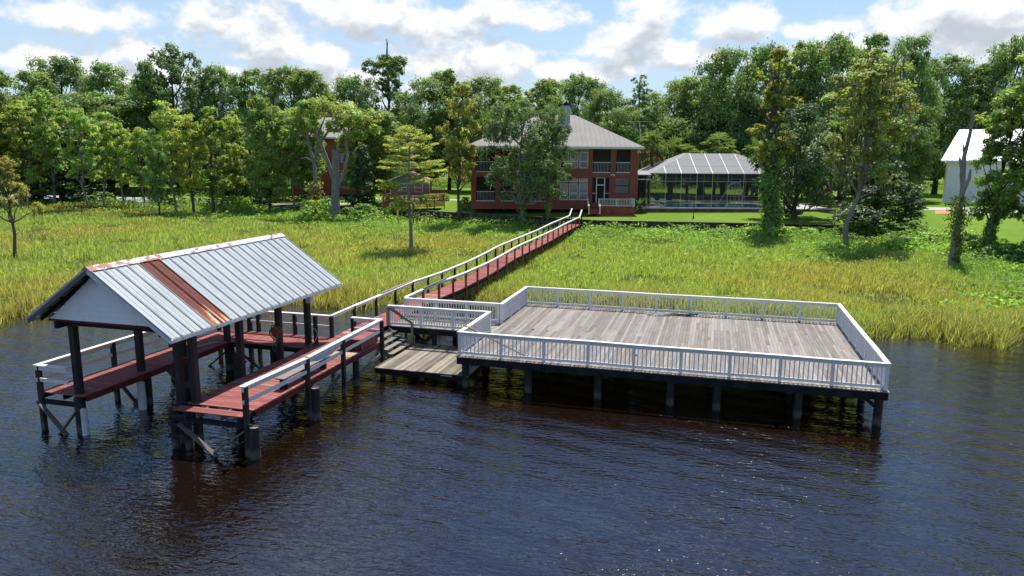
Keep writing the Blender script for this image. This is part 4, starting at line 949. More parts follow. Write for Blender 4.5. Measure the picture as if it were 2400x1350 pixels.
for k in range(26): gd.ub('baluster', (k*gw*.74/25-.04, .02, gh), (k*gw*.74/25+.04, .06, gh+.95), 'reddeck', rl)
for k in range(1, 12): c = Vector((gw*.74, .05, 0)).lerp(Vector((gw, 3.2, 0)), k/11); gd.ub('baluster', (c.x-.05, c.y-.03, gh), (c.x+.05, c.y+.03, gh+.95), 'reddeck', rl)
for x_, y_ in ((.1, .1), (gw*.37, .1), (gw*.74, .1), (gw-.05, 3.2), (.1, 5.2), (gw*.8, 5.2)): gd.ub('post', (x_-.07, y_-.07, -.6), (x_+.07, y_+.07, gh-.06), 'reddeck')
gc = Bld('green_cabin', 'small sage green cabin with red gable roof on the slatted deck', 'cabin', 917, 106.6, gz+gh)
gw2 = 90*S3; ch2 = (430-402)*S3+.3
hol = [(.8, .5, 2.3, 1.6), (3.4, .4, 4.6, 1.6)]
gc.wall('wall', gw2, ch2, hol, 'green', t=.12); gc.mesh('wall', MB().box((0,.12,0), (.12,3.2,ch2)).box((gw2-.12,.12,0), (gw2,3.2,ch2)).box((.12,3.08,0), (gw2-.12,3.2,ch2)), 'green')
for a, b, c_, d_ in hol: gc.window(a, b, c_, d_, .03, .5, .08)
m = MB(); yr = 1.6; zt2 = ch2+1.25
m.prism([(gw2*.5, -.4, zt2), (gw2+.5, -.4, ch2-.05), (gw2+.5, -.4, ch2-.13), (gw2*.5, -.4, zt2-.08)], (0, 4.0, 0)); m.prism([(gw2*.5, -.4, zt2), (-.5, -.4, ch2-.05), (-.5, -.4, ch2-.13), (gw2*.5, -.4, zt2-.08)], (0, 4.0, 0)); rr = gc.mesh('roof', m, 'redroof')
gc.mesh('gable', MB().prism([(.02, .04, ch2), (gw2-.02, .04, ch2), (gw2*.5, .04, zt2-.1)], (0, .06, 0)), 'green')
m = MB()
for a, b in (((gw2*.5, -.42, zt2-.02), (gw2+.5, -.42, ch2-.08)), ((gw2*.5, -.42, zt2-.02), (-.5, -.42, ch2-.08))): m.bar(a, b, .04, .14)
gc.mesh('rake_board', m, 'trim', rr)
for x_ in (0, gw2): gc.ub('corner_board', (x_-.07, -.02, 0), (x_+.07, -.004, ch2), 'trim')
S4 = 118/F_PX
wh = Bld('white_house', 'white house with bright white metal roof behind trees at the far right', 'house', 2206, 117, 3.0, R(-29))
ww = 20.0; hh = (455-372)*S4+1.0
hol = [(6.0, 1.2, 7.4, 3.4), (11.0, 1.2, 12.4, 3.4)]
wh.wall('wall', ww, hh, hol, 'wallwhite'); wh.mesh('wall', MB().box((0,.3,0), (.3,12,hh)).box((ww-.3,.3,0), (ww,12,hh)).box((0,12,0), (ww,12.3,hh)), 'wallwhite')
for a, b, c_, d_ in hol: wh.window(a, b, c_, d_, .1, .5)
rz_ = (455-303)*S4+1.1; m = MB()
m.prism([(-1.0, -.9, hh-.06), (ww+.8, -.9, hh-.06), (ww+.0, 6.1, rz_), (1.2, 6.1, rz_)], (0, .02, .12)); m.prism([(-1.0, 13.0, hh-.06), (ww+.8, 13.0, hh-.06), (ww+.0, 6.12, rz_), (1.2, 6.12, rz_)], (0, -.02, .12)); wr = wh.mesh('roof', m, 'whiteroof')
wh.mesh('gable', MB().poly([(.15, .2, hh), (.15, 12, hh), (1.35, 6.1, rz_-.1)]), 'wallwhite'); wh.mesh('fascia', MB().box((-1.0, -.95, hh-.2), (ww+.8, -.91, hh-.0)), 'trim', wr)
for k in range(1, 30): x_ = -1.0+k*(ww+1.8)/30; wh.ubar('seam', (x_, -.9, hh+.09), (1.2+(x_+1.0)/(ww+1.8)*(ww-1.2), 6.1, rz_+.15), .03, .04, 'whiteroof', wr)
b5 = Bld('neighbour_house', 'low grey roofed house glimpsed between the trunks of the wood', 'house', 540, 158, 3.6)
b5.wall('wall', 13, 3.4, [(2, 1, 3.5, 2.6), (8, 1, 9.5, 2.6)], 'wallwhite'); b5.window(2, 1, 3.5, 2.6, .1, .5); b5.window(8, 1, 9.5, 2.6, .1, .5); b5.mesh('wall', MB().box((0,.3,0), (.2,9,3.4)).box((12.8,.3,0), (13,9,3.4)), 'wallwhite')
b5.hip(-.6, 13.6, -.6, 9.6, 3.4, 6.6, 4.5, 8.5, 4.5, 'greyroof')

# paths and patches on the lawn
def patch(name, px0, px1, D0, D1, mat, dz=.02, sk=0):
    cs = list(np.linspace(px0, px1, 24)); o = sheet(name, cs, lambda px: [D0+sk*(px-px0)/(px1-px0)+k*(D1-D0)/8 for k in range(9)], lambda px, D: lawn_z(px, D)+dz, mat); struct(o); return o
patch('driveway', 2140, 2700, 102, 108, 'concrete'); patch('sand_patch', 2188, 2222, 95.5, 101.5, 'sand', .03); patch('driveway', 2260, 2420, 93.5, 102.0, 'concrete', .026)
patch('garden_path', 700, 1100, 128, 130.5, 'concrete', .02, -10); patch('garden_path', 640, 860, 117.5, 119.5, 'concrete', .02, 0)
ol = Thing('old_landing', 'low dark timber landing half lost under the trees at the marsh edge', 'landing', tuple(ground_at(305, 470)), YAW, local=True)
for k in range(10): ol.ub('plank', (-4.5+k*.02, k*.3, .75), (4.2+k*.1, k*.3+.28, .80), 'greyboard')
for k in range(6):
    for y_ in (.1, 2.8): ol.ub('post', (-4.3+k*1.7-.06, y_-.06, -.6), (-4.3+k*1.7+.06, y_+.06, 1.7), 'pile')
ol.ub('rail', (-4.5, .06, 1.55), (4.4, .12, 1.67), 'pile'); ol.ub('rail', (-4.5, 2.78, 1.55), (4.4, 2.84, 1.67), 'pile')

# ------------------------------------------------------------------ foliage
def leaf_mesh(name, P, N, Ls, Ws, C, mat, rng, fold=.18):
    """leaf sprays: one folded diamond each"""
    n = len(P); C = np.clip(C*(np.array((3.75, 3.3, 4.3)) if mat != 'grass' else 1.0), .004, .9); t = rng.normal(size=(n, 3)); t -= N*np.sum(t*N, 1, keepdims=True); t /= np.linalg.norm(t, axis=1, keepdims=True)+1e-9; b = np.cross(N, t)
    Ls = np.broadcast_to(Ls, (n,))[:, None]; Ws = np.broadcast_to(Ws, (n,))[:, None]
    V = np.empty((n, 4, 3)); V[:, 0] = P - t*Ls*.5; V[:, 2] = P + t*Ls*.5; V[:, 1] = P + b*Ws*.5 - N*Ws*fold; V[:, 3] = P - b*Ws*.5 - N*Ws*fold
    idx = (np.arange(n)*4)[:, None]; F = np.concatenate([idx+np.array([0, 1, 2]), idx+np.array([0, 2, 3])], 1).reshape(-1, 3)
    return raw_mesh(name, V.reshape(-1, 3), F, np.repeat(C, 4, 0), mat)
def raw_mesh(name, V, F, C, mat):
    me = bpy.data.meshes.new(name); nv, nf = len(V), len(F); k = F.shape[1]
    me.vertices.add(nv); me.vertices.foreach_set('co', np.ascontiguousarray(V, dtype=np.float32).ravel())
    me.loops.add(nf*k); me.loops.foreach_set('vertex_index', np.ascontiguousarray(F, dtype=np.int32).ravel())
    me.polygons.add(nf); me.polygons.foreach_set('loop_start', np.arange(0, nf*k, k, dtype=np.int32))
    try: me.polygons.foreach_set('loop_total', np.full(nf, k, dtype=np.int32))
    except Exception: pass
    if C is not None:
        ca = me.color_attributes.new('Col', 'FLOAT_COLOR', 'POINT'); ca.data.foreach_set('color', np.concatenate([C, np.ones((nv, 1))], 1).astype(np.float32).ravel())
    me.update(); me.validate(); me.materials.append(MT[mat]); return me
def merge_arr(parts):
    V, F, C, o = [], [], [], 0
    for v, f, c in parts: V.append(v); F.append(f+o); C.append(c); o += len(v)
    return np.concatenate(V), np.concatenate(F), np.concatenate(C)
def unitv(v): return v/(np.linalg.norm(v, axis=-1, keepdims=True)+1e-9)
def spray(rng, lobes, n, base, var=.25, K=14, up=.55, sub=.42, tops=None):
    """leaves gathered in small clumps over the shells of the crown's lobes"""
    lob = np.array([l[:6] for l in lobes]); wgt = lob[:, 3]*lob[:, 5]+lob[:, 3]**2; wgt = wgt/wgt.sum()
    cl_c, cl_r, cl_col, cl_w, cl_n = [], [], [], [], []
    for l in lob:
        k = max(4, int(K*rng.uniform(.7, 1.3))); d = unitv(rng.normal(size=(k, 3)) + np.array([0, 0, .25])); rr = rng.uniform(.62, 1.02, (k, 1))
        cl_c.append(l[:3] + d*l[3:6]*rr); cl_r.append(np.full(k, l[3])*rng.uniform(.6, 1.3, k)*sub); cl_n.append(d)
        cl_col.append((1+rng.normal(0, var*.6, (k, 1)))*(1+rng.normal(0, .07, (k, 3)))); cl_w.append(np.full(k, (l[3]**2))*rng.uniform(.5, 1.5, k))
    cc = np.concatenate(cl_c); cr = np.concatenate(cl_r); ccol = np.concatenate(cl_col); cw_ = np.concatenate(cl_w); cn = np.concatenate(cl_n)
    ix = rng.choice(len(cc), n, p=cw_/cw_.sum()); d = unitv(rng.normal(size=(n, 3))); r = np.abs(rng.normal(.72, .28, (n, 1)))
    P = cc[ix] + d*r*cr[ix][:, None]*np.array([1, 1, .72])
    N = unitv(d*.55 + cn[ix]*.35 + np.array([0, 0, up]) + rng.normal(0, .42, (n, 3)))
    C = np.clip(np.array(base)*ccol[ix]*(1+rng.normal(0, var*.55, (n, 1))), .004, .9)
    if tops is not None:
        f = rng.random(n) < tops[3]; C[f] = np.array(tops[:3])*(1+rng.normal(0, .2, (f.sum(), 1)))
    return P, N, C
def limb(m, p, q, r0, r1, rng, bend=.12, seg=6, k=5):
    p = np.array(p, float); q = np.array(q, float); L = np.linalg.norm(q-p); o = rng.normal(0, bend*L, 3); pts = []
    for i in range(k+1):
        t = i/k; pts.append(tuple(p+(q-p)*t + o*math.sin(math.pi*t)*.6 + np.array([0, 0, -.06*L*math.sin(math.pi*t)]) + (rng.normal(0, .018*L, 3) if 0 < i < k else 0)))
    m.tube(pts, [r0+(r1-r0)*(i/k)**.8 for i in range(k+1)], seg, False); return pts
def build_tree(name, seed, H, Rr, cb, n, L, Wd, base, nl=13, lr=.34, shape='round', mat='leaf', trunk_r=.3, barkm='bark', moss=0, lean=0., up=.55, K=14, var=.2, tops=None, low=0, sub=.42):
    rng = np.random.default_rng(seed); m = MB(); lobes = []
    tp = []
    for i in range(7): t = i/6; tp.append((lean*H*t*.6+rng.normal(0, .012*H)*(i > 0), rng.normal(0, .012*H)*(i > 0), -.5+(H*.86+.5)*t))
    m.tube(tp, [trunk_r*(1.25 if i == 0 else 1-.82*i/6) for i in range(7)], 8, True)
    def tpos(z):
        t = min(1, max(0, (z+.5)/(H*.86+.5)))*6; i = min(5, int(t)); a, b = np.array(tp[i]), np.array(tp[i+1]); return a+(b-a)*(t-i)
    for k in range(nl):
        t = (k+.5)/nl*.93+rng.uniform(-.04, .04); z = H*(cb+(1-cb)*t)
        if shape == 'round': pr = math.sqrt(max(.05, 1-(2*t-.78)**2/1.5))
        elif shape == 'cone': pr = max(.16, 1-t*.92)*1.05
        elif shape == 'col': pr = .75*math.sqrt(max(.1, 1-(2*t-.9)**2/1.6))
        elif shape == 'vase': pr = .35+.65*t if t < .75 else 1-.9*(t-.75)/.25
        else: pr = 1
        a = k*2.39996+rng.uniform(-.5, .5); l = Rr*lr*rng.uniform(.75, 1.3)*(.55+.45*pr); rad = max(0, Rr*pr-l*.55)*rng.uniform(.7, 1.08)
        c0 = tpos(z); c = np.array([c0[0]+rad*math.cos(a), c0[1]+rad*math.sin(a), z]); lobes.append((c[0], c[1], c[2], l, l*rng.uniform(.85, 1.1), l*rng.uniform(.55, .82)))
        zb = max(H*cb*.75, z-rad*.75-.12*H); b0 = tpos(min(zb, H*.8)); limb(m, b0, c, trunk_r*(.5-.3*t), trunk_r*.09, rng)
        if rng.random() < .6: c2 = c+np.array([rng.uniform(-1, 1), rng.uniform(-1, 1), rng.uniform(.1, .9)])*l*.8; limb(m, b0+(c-b0)*.6, c2, trunk_r*.16, trunk_r*.05, rng, k=3, seg=5)
    lobes.append((tp[-1][0], tp[-1][1], H*.93, Rr*lr*.8, Rr*lr*.8, H*.07))
    P, N, C = spray(rng, lobes, n, base, var, K, up, sub, tops); P[:, 2] = np.minimum(P[:, 2], H*1.03)
    parts = [('trunk', m.mesh('trunk', barkm)), ('crown', leaf_mesh('crown', P, N, L*rng.uniform(.6, 1.3, n), Wd*rng.uniform(.6, 1.3, n), C, mat, rng))]
    if low:                                                            # creeper on the trunk
        q = low; z = rng.uniform(-.2, H*cb*1.5, q)*rng.random(q)**.35; a = rng.uniform(0, 6.283, q); rr = trunk_r*1.1+np.abs(rng.normal(0, .30, q))
        cen = np.array([tpos(zz) for zz in z]); PP = np.c_[cen[:, 0]+rr*np.cos(a), cen[:, 1]+rr*np.sin(a), z]; NN = unitv(np.c_[np.cos(a), np.sin(a), np.full(q, .5)]+rng.normal(0, .4, (q, 3)))
        parts.append(('creeper', leaf_mesh('creeper', PP, NN, .42*rng.uniform(.6, 1.3, q), .3, np.array((.05, .10, .016))*(1+rng.normal(0, .25, (q, 1))), 'leaf', rng)))
    if moss: parts.append(('moss', moss_mesh(rng, lobes, moss)))
    return dict(H=H, R=Rr, parts=parts)
def moss_mesh(rng, lobes, n, span=(.6, 2.2)):
    ls = [lobes[i] for i in rng.integers(0, len(lobes), n)]; V, F, C = [], [], []; o = 0
    for l in ls:
        d = unitv(rng.normal(size=3)); p = np.array(l[:3])+d*np.array(l[3:6])*rng.uniform(.3, 1.0); ln = rng.uniform(*span); a = rng.uniform(0, 3.14); w = rng.uniform(.05, .16); t = np.array([math.cos(a), math.sin(a), 0])
        c = np.array((.17, .175, .13))*rng.uniform(.6, 1.2)
        for k in range(4):
            ww = w*(1-.25*k); V += [p+np.array([rng.normal(0, .04), rng.normal(0, .04), -ln*k/3])-t*ww, p+np.array([rng.normal(0, .04), rng.normal(0, .04), -ln*k/3])+t*ww]; C += [c, c]
        for k in range(3): F.append((o+2*k, o+2*k+1, o+2*k+3, o+2*k+2))
        o += 8
    return raw_mesh('moss', np.array(V), np.array(F), np.array(C), 'moss')

def build_palm(seed, H=7.0, fan=26, Rf=1.5):
    rng = np.random.default_rng(seed); m = MB(); tp = [(rng.normal(0, .1)*i, rng.normal(0, .1)*i, -.4+(H+.4)*i/5) for i in range(6)]; m.tube(tp, [.24, .2, .19, .18, .2, .22], 8)
    top = np.array(tp[-1]); V, F, C = [], [], []; o = 0
    for k in range(fan):
        el = rng.uniform(-.75, 1.25); a = k*2.39996+rng.uniform(-.3, .3); d = np.array([math.cos(a)*math.cos(el), math.sin(a)*math.cos(el), math.sin(el)]); st = rng.uniform(.7, 1.25); hub = top+d*st
        sd = unitv(np.cross(d, [0, 0, 1.0])); nn = np.cross(sd, d); c = np.array((.16, .25, .07))*rng.uniform(.65, 1.5); c = c if el > -.45 else np.array((.26, .21, .10))*rng.uniform(.6, 1.1)
        V += [top, hub-sd*.03, hub+sd*.03]; C += [c]*3; F.append((o, o+1, o+2)); o += 3
        for j in range(13):
            th = (j-6)/6*1.75; rl = Rf*(1-.22*abs(j-6)/6)*rng.uniform(.85, 1.1); e = d*math.cos(th)+sd*math.sin(th); tip = hub+e*rl-np.array([0, 0, .38*rl*rng.uniform(.5, 1.3)])+nn*.12*abs(th); md = hub+e*rl*.55+nn*.05; s2 = np.cross(e, nn)*.075
            V += [hub, md-s2, tip, md+s2]; cc = c*rng.uniform(.8, 1.25); C += [cc]*4; F += [(o, o+1, o+2), (o, o+2, o+3)]; o += 4
    return dict(H=H+1.6, R=2.6, parts=[('trunk', m.mesh('trunk', 'bark')), ('crown', raw_mesh('crown', np.array(V), np.array(F), np.array(C), 'gleaf'))])
def build_sago(seed):
    rng = np.random.default_rng(seed); m = MB().tube([(0,0,-.3), (0,0,.6)], [.3, .25], 8); V, F, C = [], [], []; o = 0
    for k in range(46):
        a = k*2.4; el = rng.uniform(.15, 1.35); pts = []
        for j in range(9):
            t = j/8; r = 1.75*t*math.cos(el*(1-.35*t)); pts.append(np.array([math.cos(a)*r, math.sin(a)*r, .6+1.9*t*math.sin(el)-1.05*t*t*math.cos(el*.6)]))
        c = np.array((.10, .19, .055))*rng.uniform(.7, 1.5)
        for j in range(1, 9):
            e = unitv(pts[j]-pts[j-1]); sd = unitv(np.cross(e, [0,0,1.])); w = .28*math.sin(math.pi*(j/9)**.7)
            for s in (-1, 1): V += [pts[j-1], pts[j-1]*.4+pts[j]*.6, pts[j]+sd*s*w+e*.1]; C += [c*rng.uniform(.8, 1.2)]*3; F.append((o, o+1, o+2)); o += 3
    return dict(H=2.4, R=1.8, parts=[('trunk', m.mesh('trunk', 'bark')), ('crown', raw_mesh('crown', np.array(V), np.array(F), np.array(C), 'gleaf'))])
def build_layered(seed, H=17.0):
    """pond cypress with flat tiers of feathery twigs"""
    rng = np.random.default_rng(seed); m = MB(); tp = [(0.12*math.sin(i*1.1), .1*math.cos(i*1.7), -.5+(H+.5)*i/8) for i in range(9)]; m.tube(tp, [.34, .24, .21, .19, .17, .14, .10, .07, .03], 8); P, N, C = [], [], []
    tiers = [(.37, 2.2), (.43, 2.6), (.48, 3.2), (.53, 3.8), (.575, 4.3), (.63, 3.0), (.68, 4.2), (.725, 4.4), (.77, 3.8), (.82, 4.1), (.86, 3.3), (.90, 2.9), (.94, 2.2), (.975, 1.4)]
    for zt, rl in tiers:
        for b in range(rng.integers(3, 6)):
            a = rng.uniform(0, 6.28); l = rl*rng.uniform(.65, 1.1); p = np.array([0.1, 0, H*zt-rng.uniform(0, .5)]); q = p+np.array([math.cos(a)*l, math.sin(a)*l, rng.uniform(.0, .9)]); limb(m, p, q, .07, .015, rng, .06, 5, 4)
            k = int(75*l); t = rng.uniform(.3, 1.05, k)**.8; sp = rng.normal(0, 1, (k, 1))*(.20+.42*np.sin(np.clip(t, 0, 1)*3.0))[:, None]; e = unitv(q-p); sd = np.array([-math.sin(a), math.cos(a), 0])
            P.append(p+(q-p)*t[:, None]+sd*sp+np.c_[np.zeros(k), np.zeros(k), rng.normal(.06, .06, k)-np.abs(sp[:, 0])*.12]); N.append(unitv(np.array([0, -.2, 1.0])+rng.normal(0, .6, (k, 3))))
            C.append(np.array((.12, .155, .022))*(1+rng.normal(0, .2, (k, 1)))*rng.uniform(.75, 1.2))
    P, N, C = map(np.concatenate, (P, N, C)); n = len(P); lobes = [(0, 0, H*z, 3.0, 3.0, .3) for z in (.36, .41, .46, .3)]
    return dict(H=H, R=4.4, parts=[('trunk', m.mesh('trunk', 'pale')), ('crown', leaf_mesh('crown', P, N,   .40*rng.uniform(.6, 1.3, n), .14*rng.uniform(.6, 1.3, n), np.clip(C, .01, 1), 'leaf', rng)), ('moss', moss_mesh(rng, lobes, 60, (.4, 1.2)))])
def build_snag(seed, H=17.5):
    rng = np.random.default_rng(seed); m = MB()
    pts = [(-.25, 0, -.6), (-.15, 0, 2.0), (.1, 0, 5.0), (.15, .1, 7.5), (.25, .1, 9.2), (-.05, 0, 10.6), (-.1, 0, 12.6), (.35, 0, 15.2), (.42, 0, 17.2)]; m.tube(pts, [.62, .48, .42, .40, .38, .42, .30, .24, .28], 9)
    m.tube([(-.05, 0, 10.8), (-.55, 0, 12.0), (-.75, 0, 12.5)], [.3, .22, .10], 7); m.tube([(0, 0, 12.6), (-.35, 0, 13.3), (-.4, 0, 13.9)], [.2, .15, .08], 6); m.tube([(.3, .1, 8.6), (.95, .1, 10.2), (1.0, 0, 11.2)], [.3, .26, .12], 7)
    m.tube([(.42, 0, 17.1), (.15, 0, 17.7)], [.16, .03], 5); m.tube([(.42, 0, 17.1), (.75, 0, 17.6)], [.16, .03], 5); m.tube([(.35, 0, 15.3), (.9, 0, 15.5), (1.3, .1, 15.9)], [.06, .04, .02], 5)
    q = 2600; z = rng.uniform(.2, 8.2, q); a = rng.uniform(0, 6.28, q); rr = .4+np.abs(rng.normal(0, .45, q))*np.clip(np.where(z > 4, 1.5, .5), 0, 2); x = rr*np.cos(a)+.45*(z < 4)*rng.random(q)
    P = np.c_[x+.05, rr*np.sin(a), z]; P = P[(rng.random(q) < np.clip(.35+.5*np.sin(z*1.3)**2, 0, 1))]; n = len(P); N = unitv(np.c_[np.cos(rng.uniform(0, 6.28, n)), np.sin(rng.uniform(0, 6.28, n)), rng.uniform(.2, .8, n)])
    C = np.array((.04, .068, .014))*(1+rng.normal(0, .3, (n, 1))); f = rng.random(n) < .08; C[f] = np.array((.07, .042, .014))
    return dict(H=17.5, R=2.0, parts=[('trunk', m.mesh('trunk', 'pale')), ('creeper', leaf_mesh('creeper', P, N, .36*rng.uniform(.6, 1.4, n), .26*rng.uniform(.6, 1.3, n), np.clip(C, .01, 1), 'leaf', rng))])
def build_bare(seed, H=9.0):
    rng = np.random.default_rng(seed); m = MB()
    for k in range(3):
        a = k*2.1; q = np.array([math.cos(a)*1.6, math.sin(a)*1.0, H*rng.uniform(.75, 1)]); pts = limb(m, (0, 0, -.4), q, .11, .03, rng, .06, 6, 7)
        for j in range(7):
            b = np.array(pts[rng.integers(2, 7)]); limb(m, b, b+np.array([rng.uniform(-1.3, 1.3), rng.uniform(-1, 1), rng.uniform(.3, 1.8)]), .04, .008, rng, .1, 4, 4)
    n = 260; P = np.c_[rng.normal(0, 1.2, n), rng.normal(0, .9, n), rng.uniform(H*.5, H, n)]; N = unitv(rng.normal(size=(n, 3))+np.array([0, 0, .6]))
    return dict(H=H, R=2.0, parts=[('trunk', m.mesh('trunk', 'pale')), ('crown', leaf_mesh('crown', P, N, .3, .2, np.array((.16, .17, .04))*(1+rng.normal(0, .2, (n, 1))), 'leaf', rng))])
def build_twist(seed, H=17.0):
    """old tree with pale forking trunks and a broken stub"""
    rng = np.random.default_rng(seed); m = MB()
    m.tube([(0, 0, -.6), (.1, 0, 3), (.3, 0, 6.5), (.35, 0, 10.0)], [.78, .58, .50, .44], 10); m.tube([(.5, -.2, 4.5), (1.6, -.2, 6.5), (2.2, -.1, 9), (2.0, 0, 11.5), (2.6, .2, 13.5)], [.30, .26, .21, .15, .06], 8)
    m.tube([(.0, .2, 5.5), (-.9, .2, 8), (-1.9, .1, 11), (-3.0, 0, 13), (-3.2, 0, 15)], [.36, .30, .25, .15, .06], 8); m.tube([(-3.5, .4, -.6), (-3.0, .4, 4), (-3.2, .4, 8), (-4.0, .3, 11.5), (-4.2, .3, 15)], [.36, .30, .26, .2, .07], 8)
    m.tube([(-3.2, .4, 8), (-2.4, .4, 10.5), (-2.2, .4, 12.6), (-1.0, .3, 15)], [.25, .2, .16, .05], 7); m.tube([(-1.9, .1, 11), (-.8, .2, 12.5), (.2, .2, 14.8)], [.2, .16, .06], 7); m.tube([(-4.0, .3, 11.5), (-5.2, .3, 13), (-6.2, .2, 14.6)], [.16, .12, .04], 6); m.tube([(-3.2, .4, 8.2), (-4.4, .3, 8.9), (-5.2, .3, 8.7)], [.1, .07, .03], 6)
    lobes = []
    for (x, y, z, r) in ((-5.5, 0, 14.2, 2.0), (-3.6, .5, 15.6, 2.1), (-1.2, -.4, 16.0, 2.2), (1.2, .4, 15.2, 2.0), (3.2, 0, 14.2, 1.9), (5.0, .3, 13.0, 1.6), (3.8, -.5, 12.0, 1.2), (-2.6, -.8, 13.2, 1.2), (.6, -.6, 13.4, 1.3), (6.0, 0, 14.6, 1.4), (-6.6, .2, 12.8, 1.2)): lobes.append((x, y, z, r, r, r*.62))
    n = 7000; P, N, C = spray(rng, lobes, n, (.088, .135, .026), .28, 12); lo = lobes
    q = 700; z = rng.uniform(.3, 5.5, q); PP = np.c_[-3.2+rng.normal(0, .5, q), .2+rng.normal(0, .5, q), z]; NN = unitv(rng.normal(size=(q, 3))+np.array([0, -.5, .6])); CC = np.array((.07, .10, .02))*(1+rng.normal(0, .3, (q, 1))); f = rng.random(q) < .25; CC[f] = np.array((.08, .05, .015))
    P = np.concatenate([P, PP]); N = np.concatenate([N, NN]); C = np.clip(np.concatenate([C, CC]), .01, 1)
    return dict(H=17.0, R=7.0, parts=[('trunk', m.mesh('trunk', 'pale')), ('crown', leaf_mesh('crown', P, N, .42*rng.uniform(.6, 1.3, len(P)), .3*rng.uniform(.6, 1.3, len(P)), C, 'leaf', rng))])
def build_pine(seed, H=22.0):
    rng = np.random.default_rng(seed); m = MB(); m.tube([(0,0,-.5), (.1,0,H*.5), (0,.1,H*.97)], [.35, .25, .05], 8); lobes = []
    for k in range(26):
        t = k/25; z = H*(.42+.55*t); a = k*2.4; r = 4.2*(1-t*.8)*rng.uniform(.7, 1.1); c = np.array([math.cos(a)*r*.7, math.sin(a)*r*.7, z]); limb(m, (0, 0, z-.6), c, .09, .03, rng, .05, 5, 3); lobes.append((*c, r*.42+.35, r*.42+.35, .5))
    n = 9000; P, N, C = spray(rng, lobes, n, (.055, .10, .028), .22, 10, .5)
    return dict(H=H, R=4.2, parts=[('trunk', m.mesh('trunk', 'bark')), ('crown', leaf_mesh('crown', P, N, .5, .16, C, 'leaf', rng))])
GR_D, GR_M, GR_L, GR_Y = (.055, .092, .023), (.066, .108, .024), (.105, .158, .030), (.135, .175, .028)
PR = {}
for k, sd in enumerate((11, 12, 13, 14)): PR['oak', k] = build_tree('oak', sd, 20, 7.5, .15, 30000, .42, .29, GR_D, 26, .36, 'round', trunk_r=.55, barkm='darkbark', moss=40, K=16, var=.26, sub=.5)
for k, sd in enumerate((21, 22, 23, 24)): PR['hard', k] = build_tree('hard', sd, 20, 5.0, .18, 21000, .38, .27, GR_M, 24, .40, 'col', trunk_r=.3, barkm='darkbark', K=14, moss=30, var=.24, sub=.48)
for k, sd in enumerate((31, 32, 33)): PR['cyp', k] = build_tree('cyp', sd, 15, 3.6, .22, 12000, .30, .16, GR_Y, 20, .34, 'col', trunk_r=.24, barkm='bark', up=.8, K=10, moss=12, tops=(.10, .085, .02, .05))
for k, sd in enumerate((41, 42, 43)): PR['slim', k] = build_tree('slim', sd, 13, 2.9, .33, 8500, .28, .19, GR_L, 18, .36, 'col', trunk_r=.17, barkm='pale', K=9, sub=.46)
for k, sd in enumerate((51, 52)): PR['mag', k] = build_tree('mag', sd, 11, 4.4, .08, 17000, .32, .19, (.030, .056, .017), 24, .34, 'cone' if k else 'round', 'gleaf', .3, 'bark', K=15, var=.35, tops=(.05, .038, .016, .04))
PR['cypm', 0] = build_tree('cypm', 36, 15, 4.2, .50, 6500, .30, .16, (.105, .13, .024), 15, .27, 'cone', trunk_r=.3, barkm='bark', up=.8, K=10, moss=90, tops=(.10, .085, .02, .10))
PR['ivy', 0] = build_tree('ivy', 61, 26, 3.4, .36, 14000, .32, .23, (.085, .115, .02), 18, .34, 'col', trunk_r=.62, barkm='bark', low=3800, tops=(.115, .115, .014, .2), K=12)
PR['gold', 0] = build_tree('gold', 62, 18, 3.5, .32, 10000, .31, .2, (.088, .122, .020), 17, .36, 'col', trunk_r=.26, barkm='bark', tops=(.115, .08, .018, .15), K=10)
PR['mossy', 0] = build_tree('mossy', 63, 24, 5.4, .36, 16000, .32, .22, (.085, .125, .026), 20, .33, 'col', trunk_r=.27, barkm='pale', moss=520, tops=(.11, .10, .022, .10), lean=.06, K=11)
PR['vine', 0] = build_tree('vine', 64, 21, 5.2, .20, 18000, .34, .25, (.055, .100, .020), 22, .34, 'col', trunk_r=.4, barkm='darkbark', low=1800, lean=.10, K=13, var=.32)
PR['front', 0] = build_tree('front', 65, 16, 6.0, .24, 20000, .32, .22, (.046, .080, .021), 26, .32, 'round', 'gleaf', .36, 'pale', K=14, var=.32, low=200)
PR['cone', 0] = build_tree('cone', 66, 10, 3.0, .04, 9000, .36, .26, (.026, .055, .018), 22, .36, 'cone', 'leaf', .2, 'darkbark', K=14)
PR['shrub', 0] = build_tree('shrub', 67, 2.2, 1.7, .05, 1500, .30, .2, (.055, .105, .018), 9, .45, 'round', 'leaf', .06, 'darkbark', K=8)
PR['shrub', 1] = build_tree('shrub', 68, 1.6, 1.5, .02, 1300, .26, .2, (.095, .16, .022), 9, .45, 'round', 'leaf', .05, 'darkbark', K=8)
PR['palm', 0] = build_palm(71, 6.5); PR['palm', 1] = build_palm(72, 5.2, 30); PR['sago', 0] = build_sago(73); PR['layer', 0] = build_layered(74); PR['snag', 0] = build_snag(75); PR['bare', 0] = build_bare(76); PR['twist', 0] = build_twist(77); PR['pine', 0] = build_pine(78)
PR['dead', 0] = build_tree('dead', 79, 24, 5.0, .72, 5200, .46, .3, (.05, .085, .022), 9, .36, 'vase', trunk_r=.4, barkm='bark', moss=60, K=10)
_m = MB().tube([(0, 0, 17), (.15, 0, 21), (.05, .1, 24.3), (.2, 0, 26.4)], [.3, .26, .17, .07], 6)
for _a, _b in (((.05, .1, 24.6), (-.9, 0, 26.0)), ((.1, 0, 25.2), (1.1, .1, 26.2)), ((.15, 0, 25.9), (-.5, .1, 26.7)), ((.15, 0, 26.0), (.8, .1, 26.9)), ((.1, 0, 23.6), (.9, 0, 24.6))): _m.tube([_a, _b], [.10, .03], 5)
PR['dead', 0]['parts'].append(('dead_spike', _m.mesh('dead_spike', 'bark')))
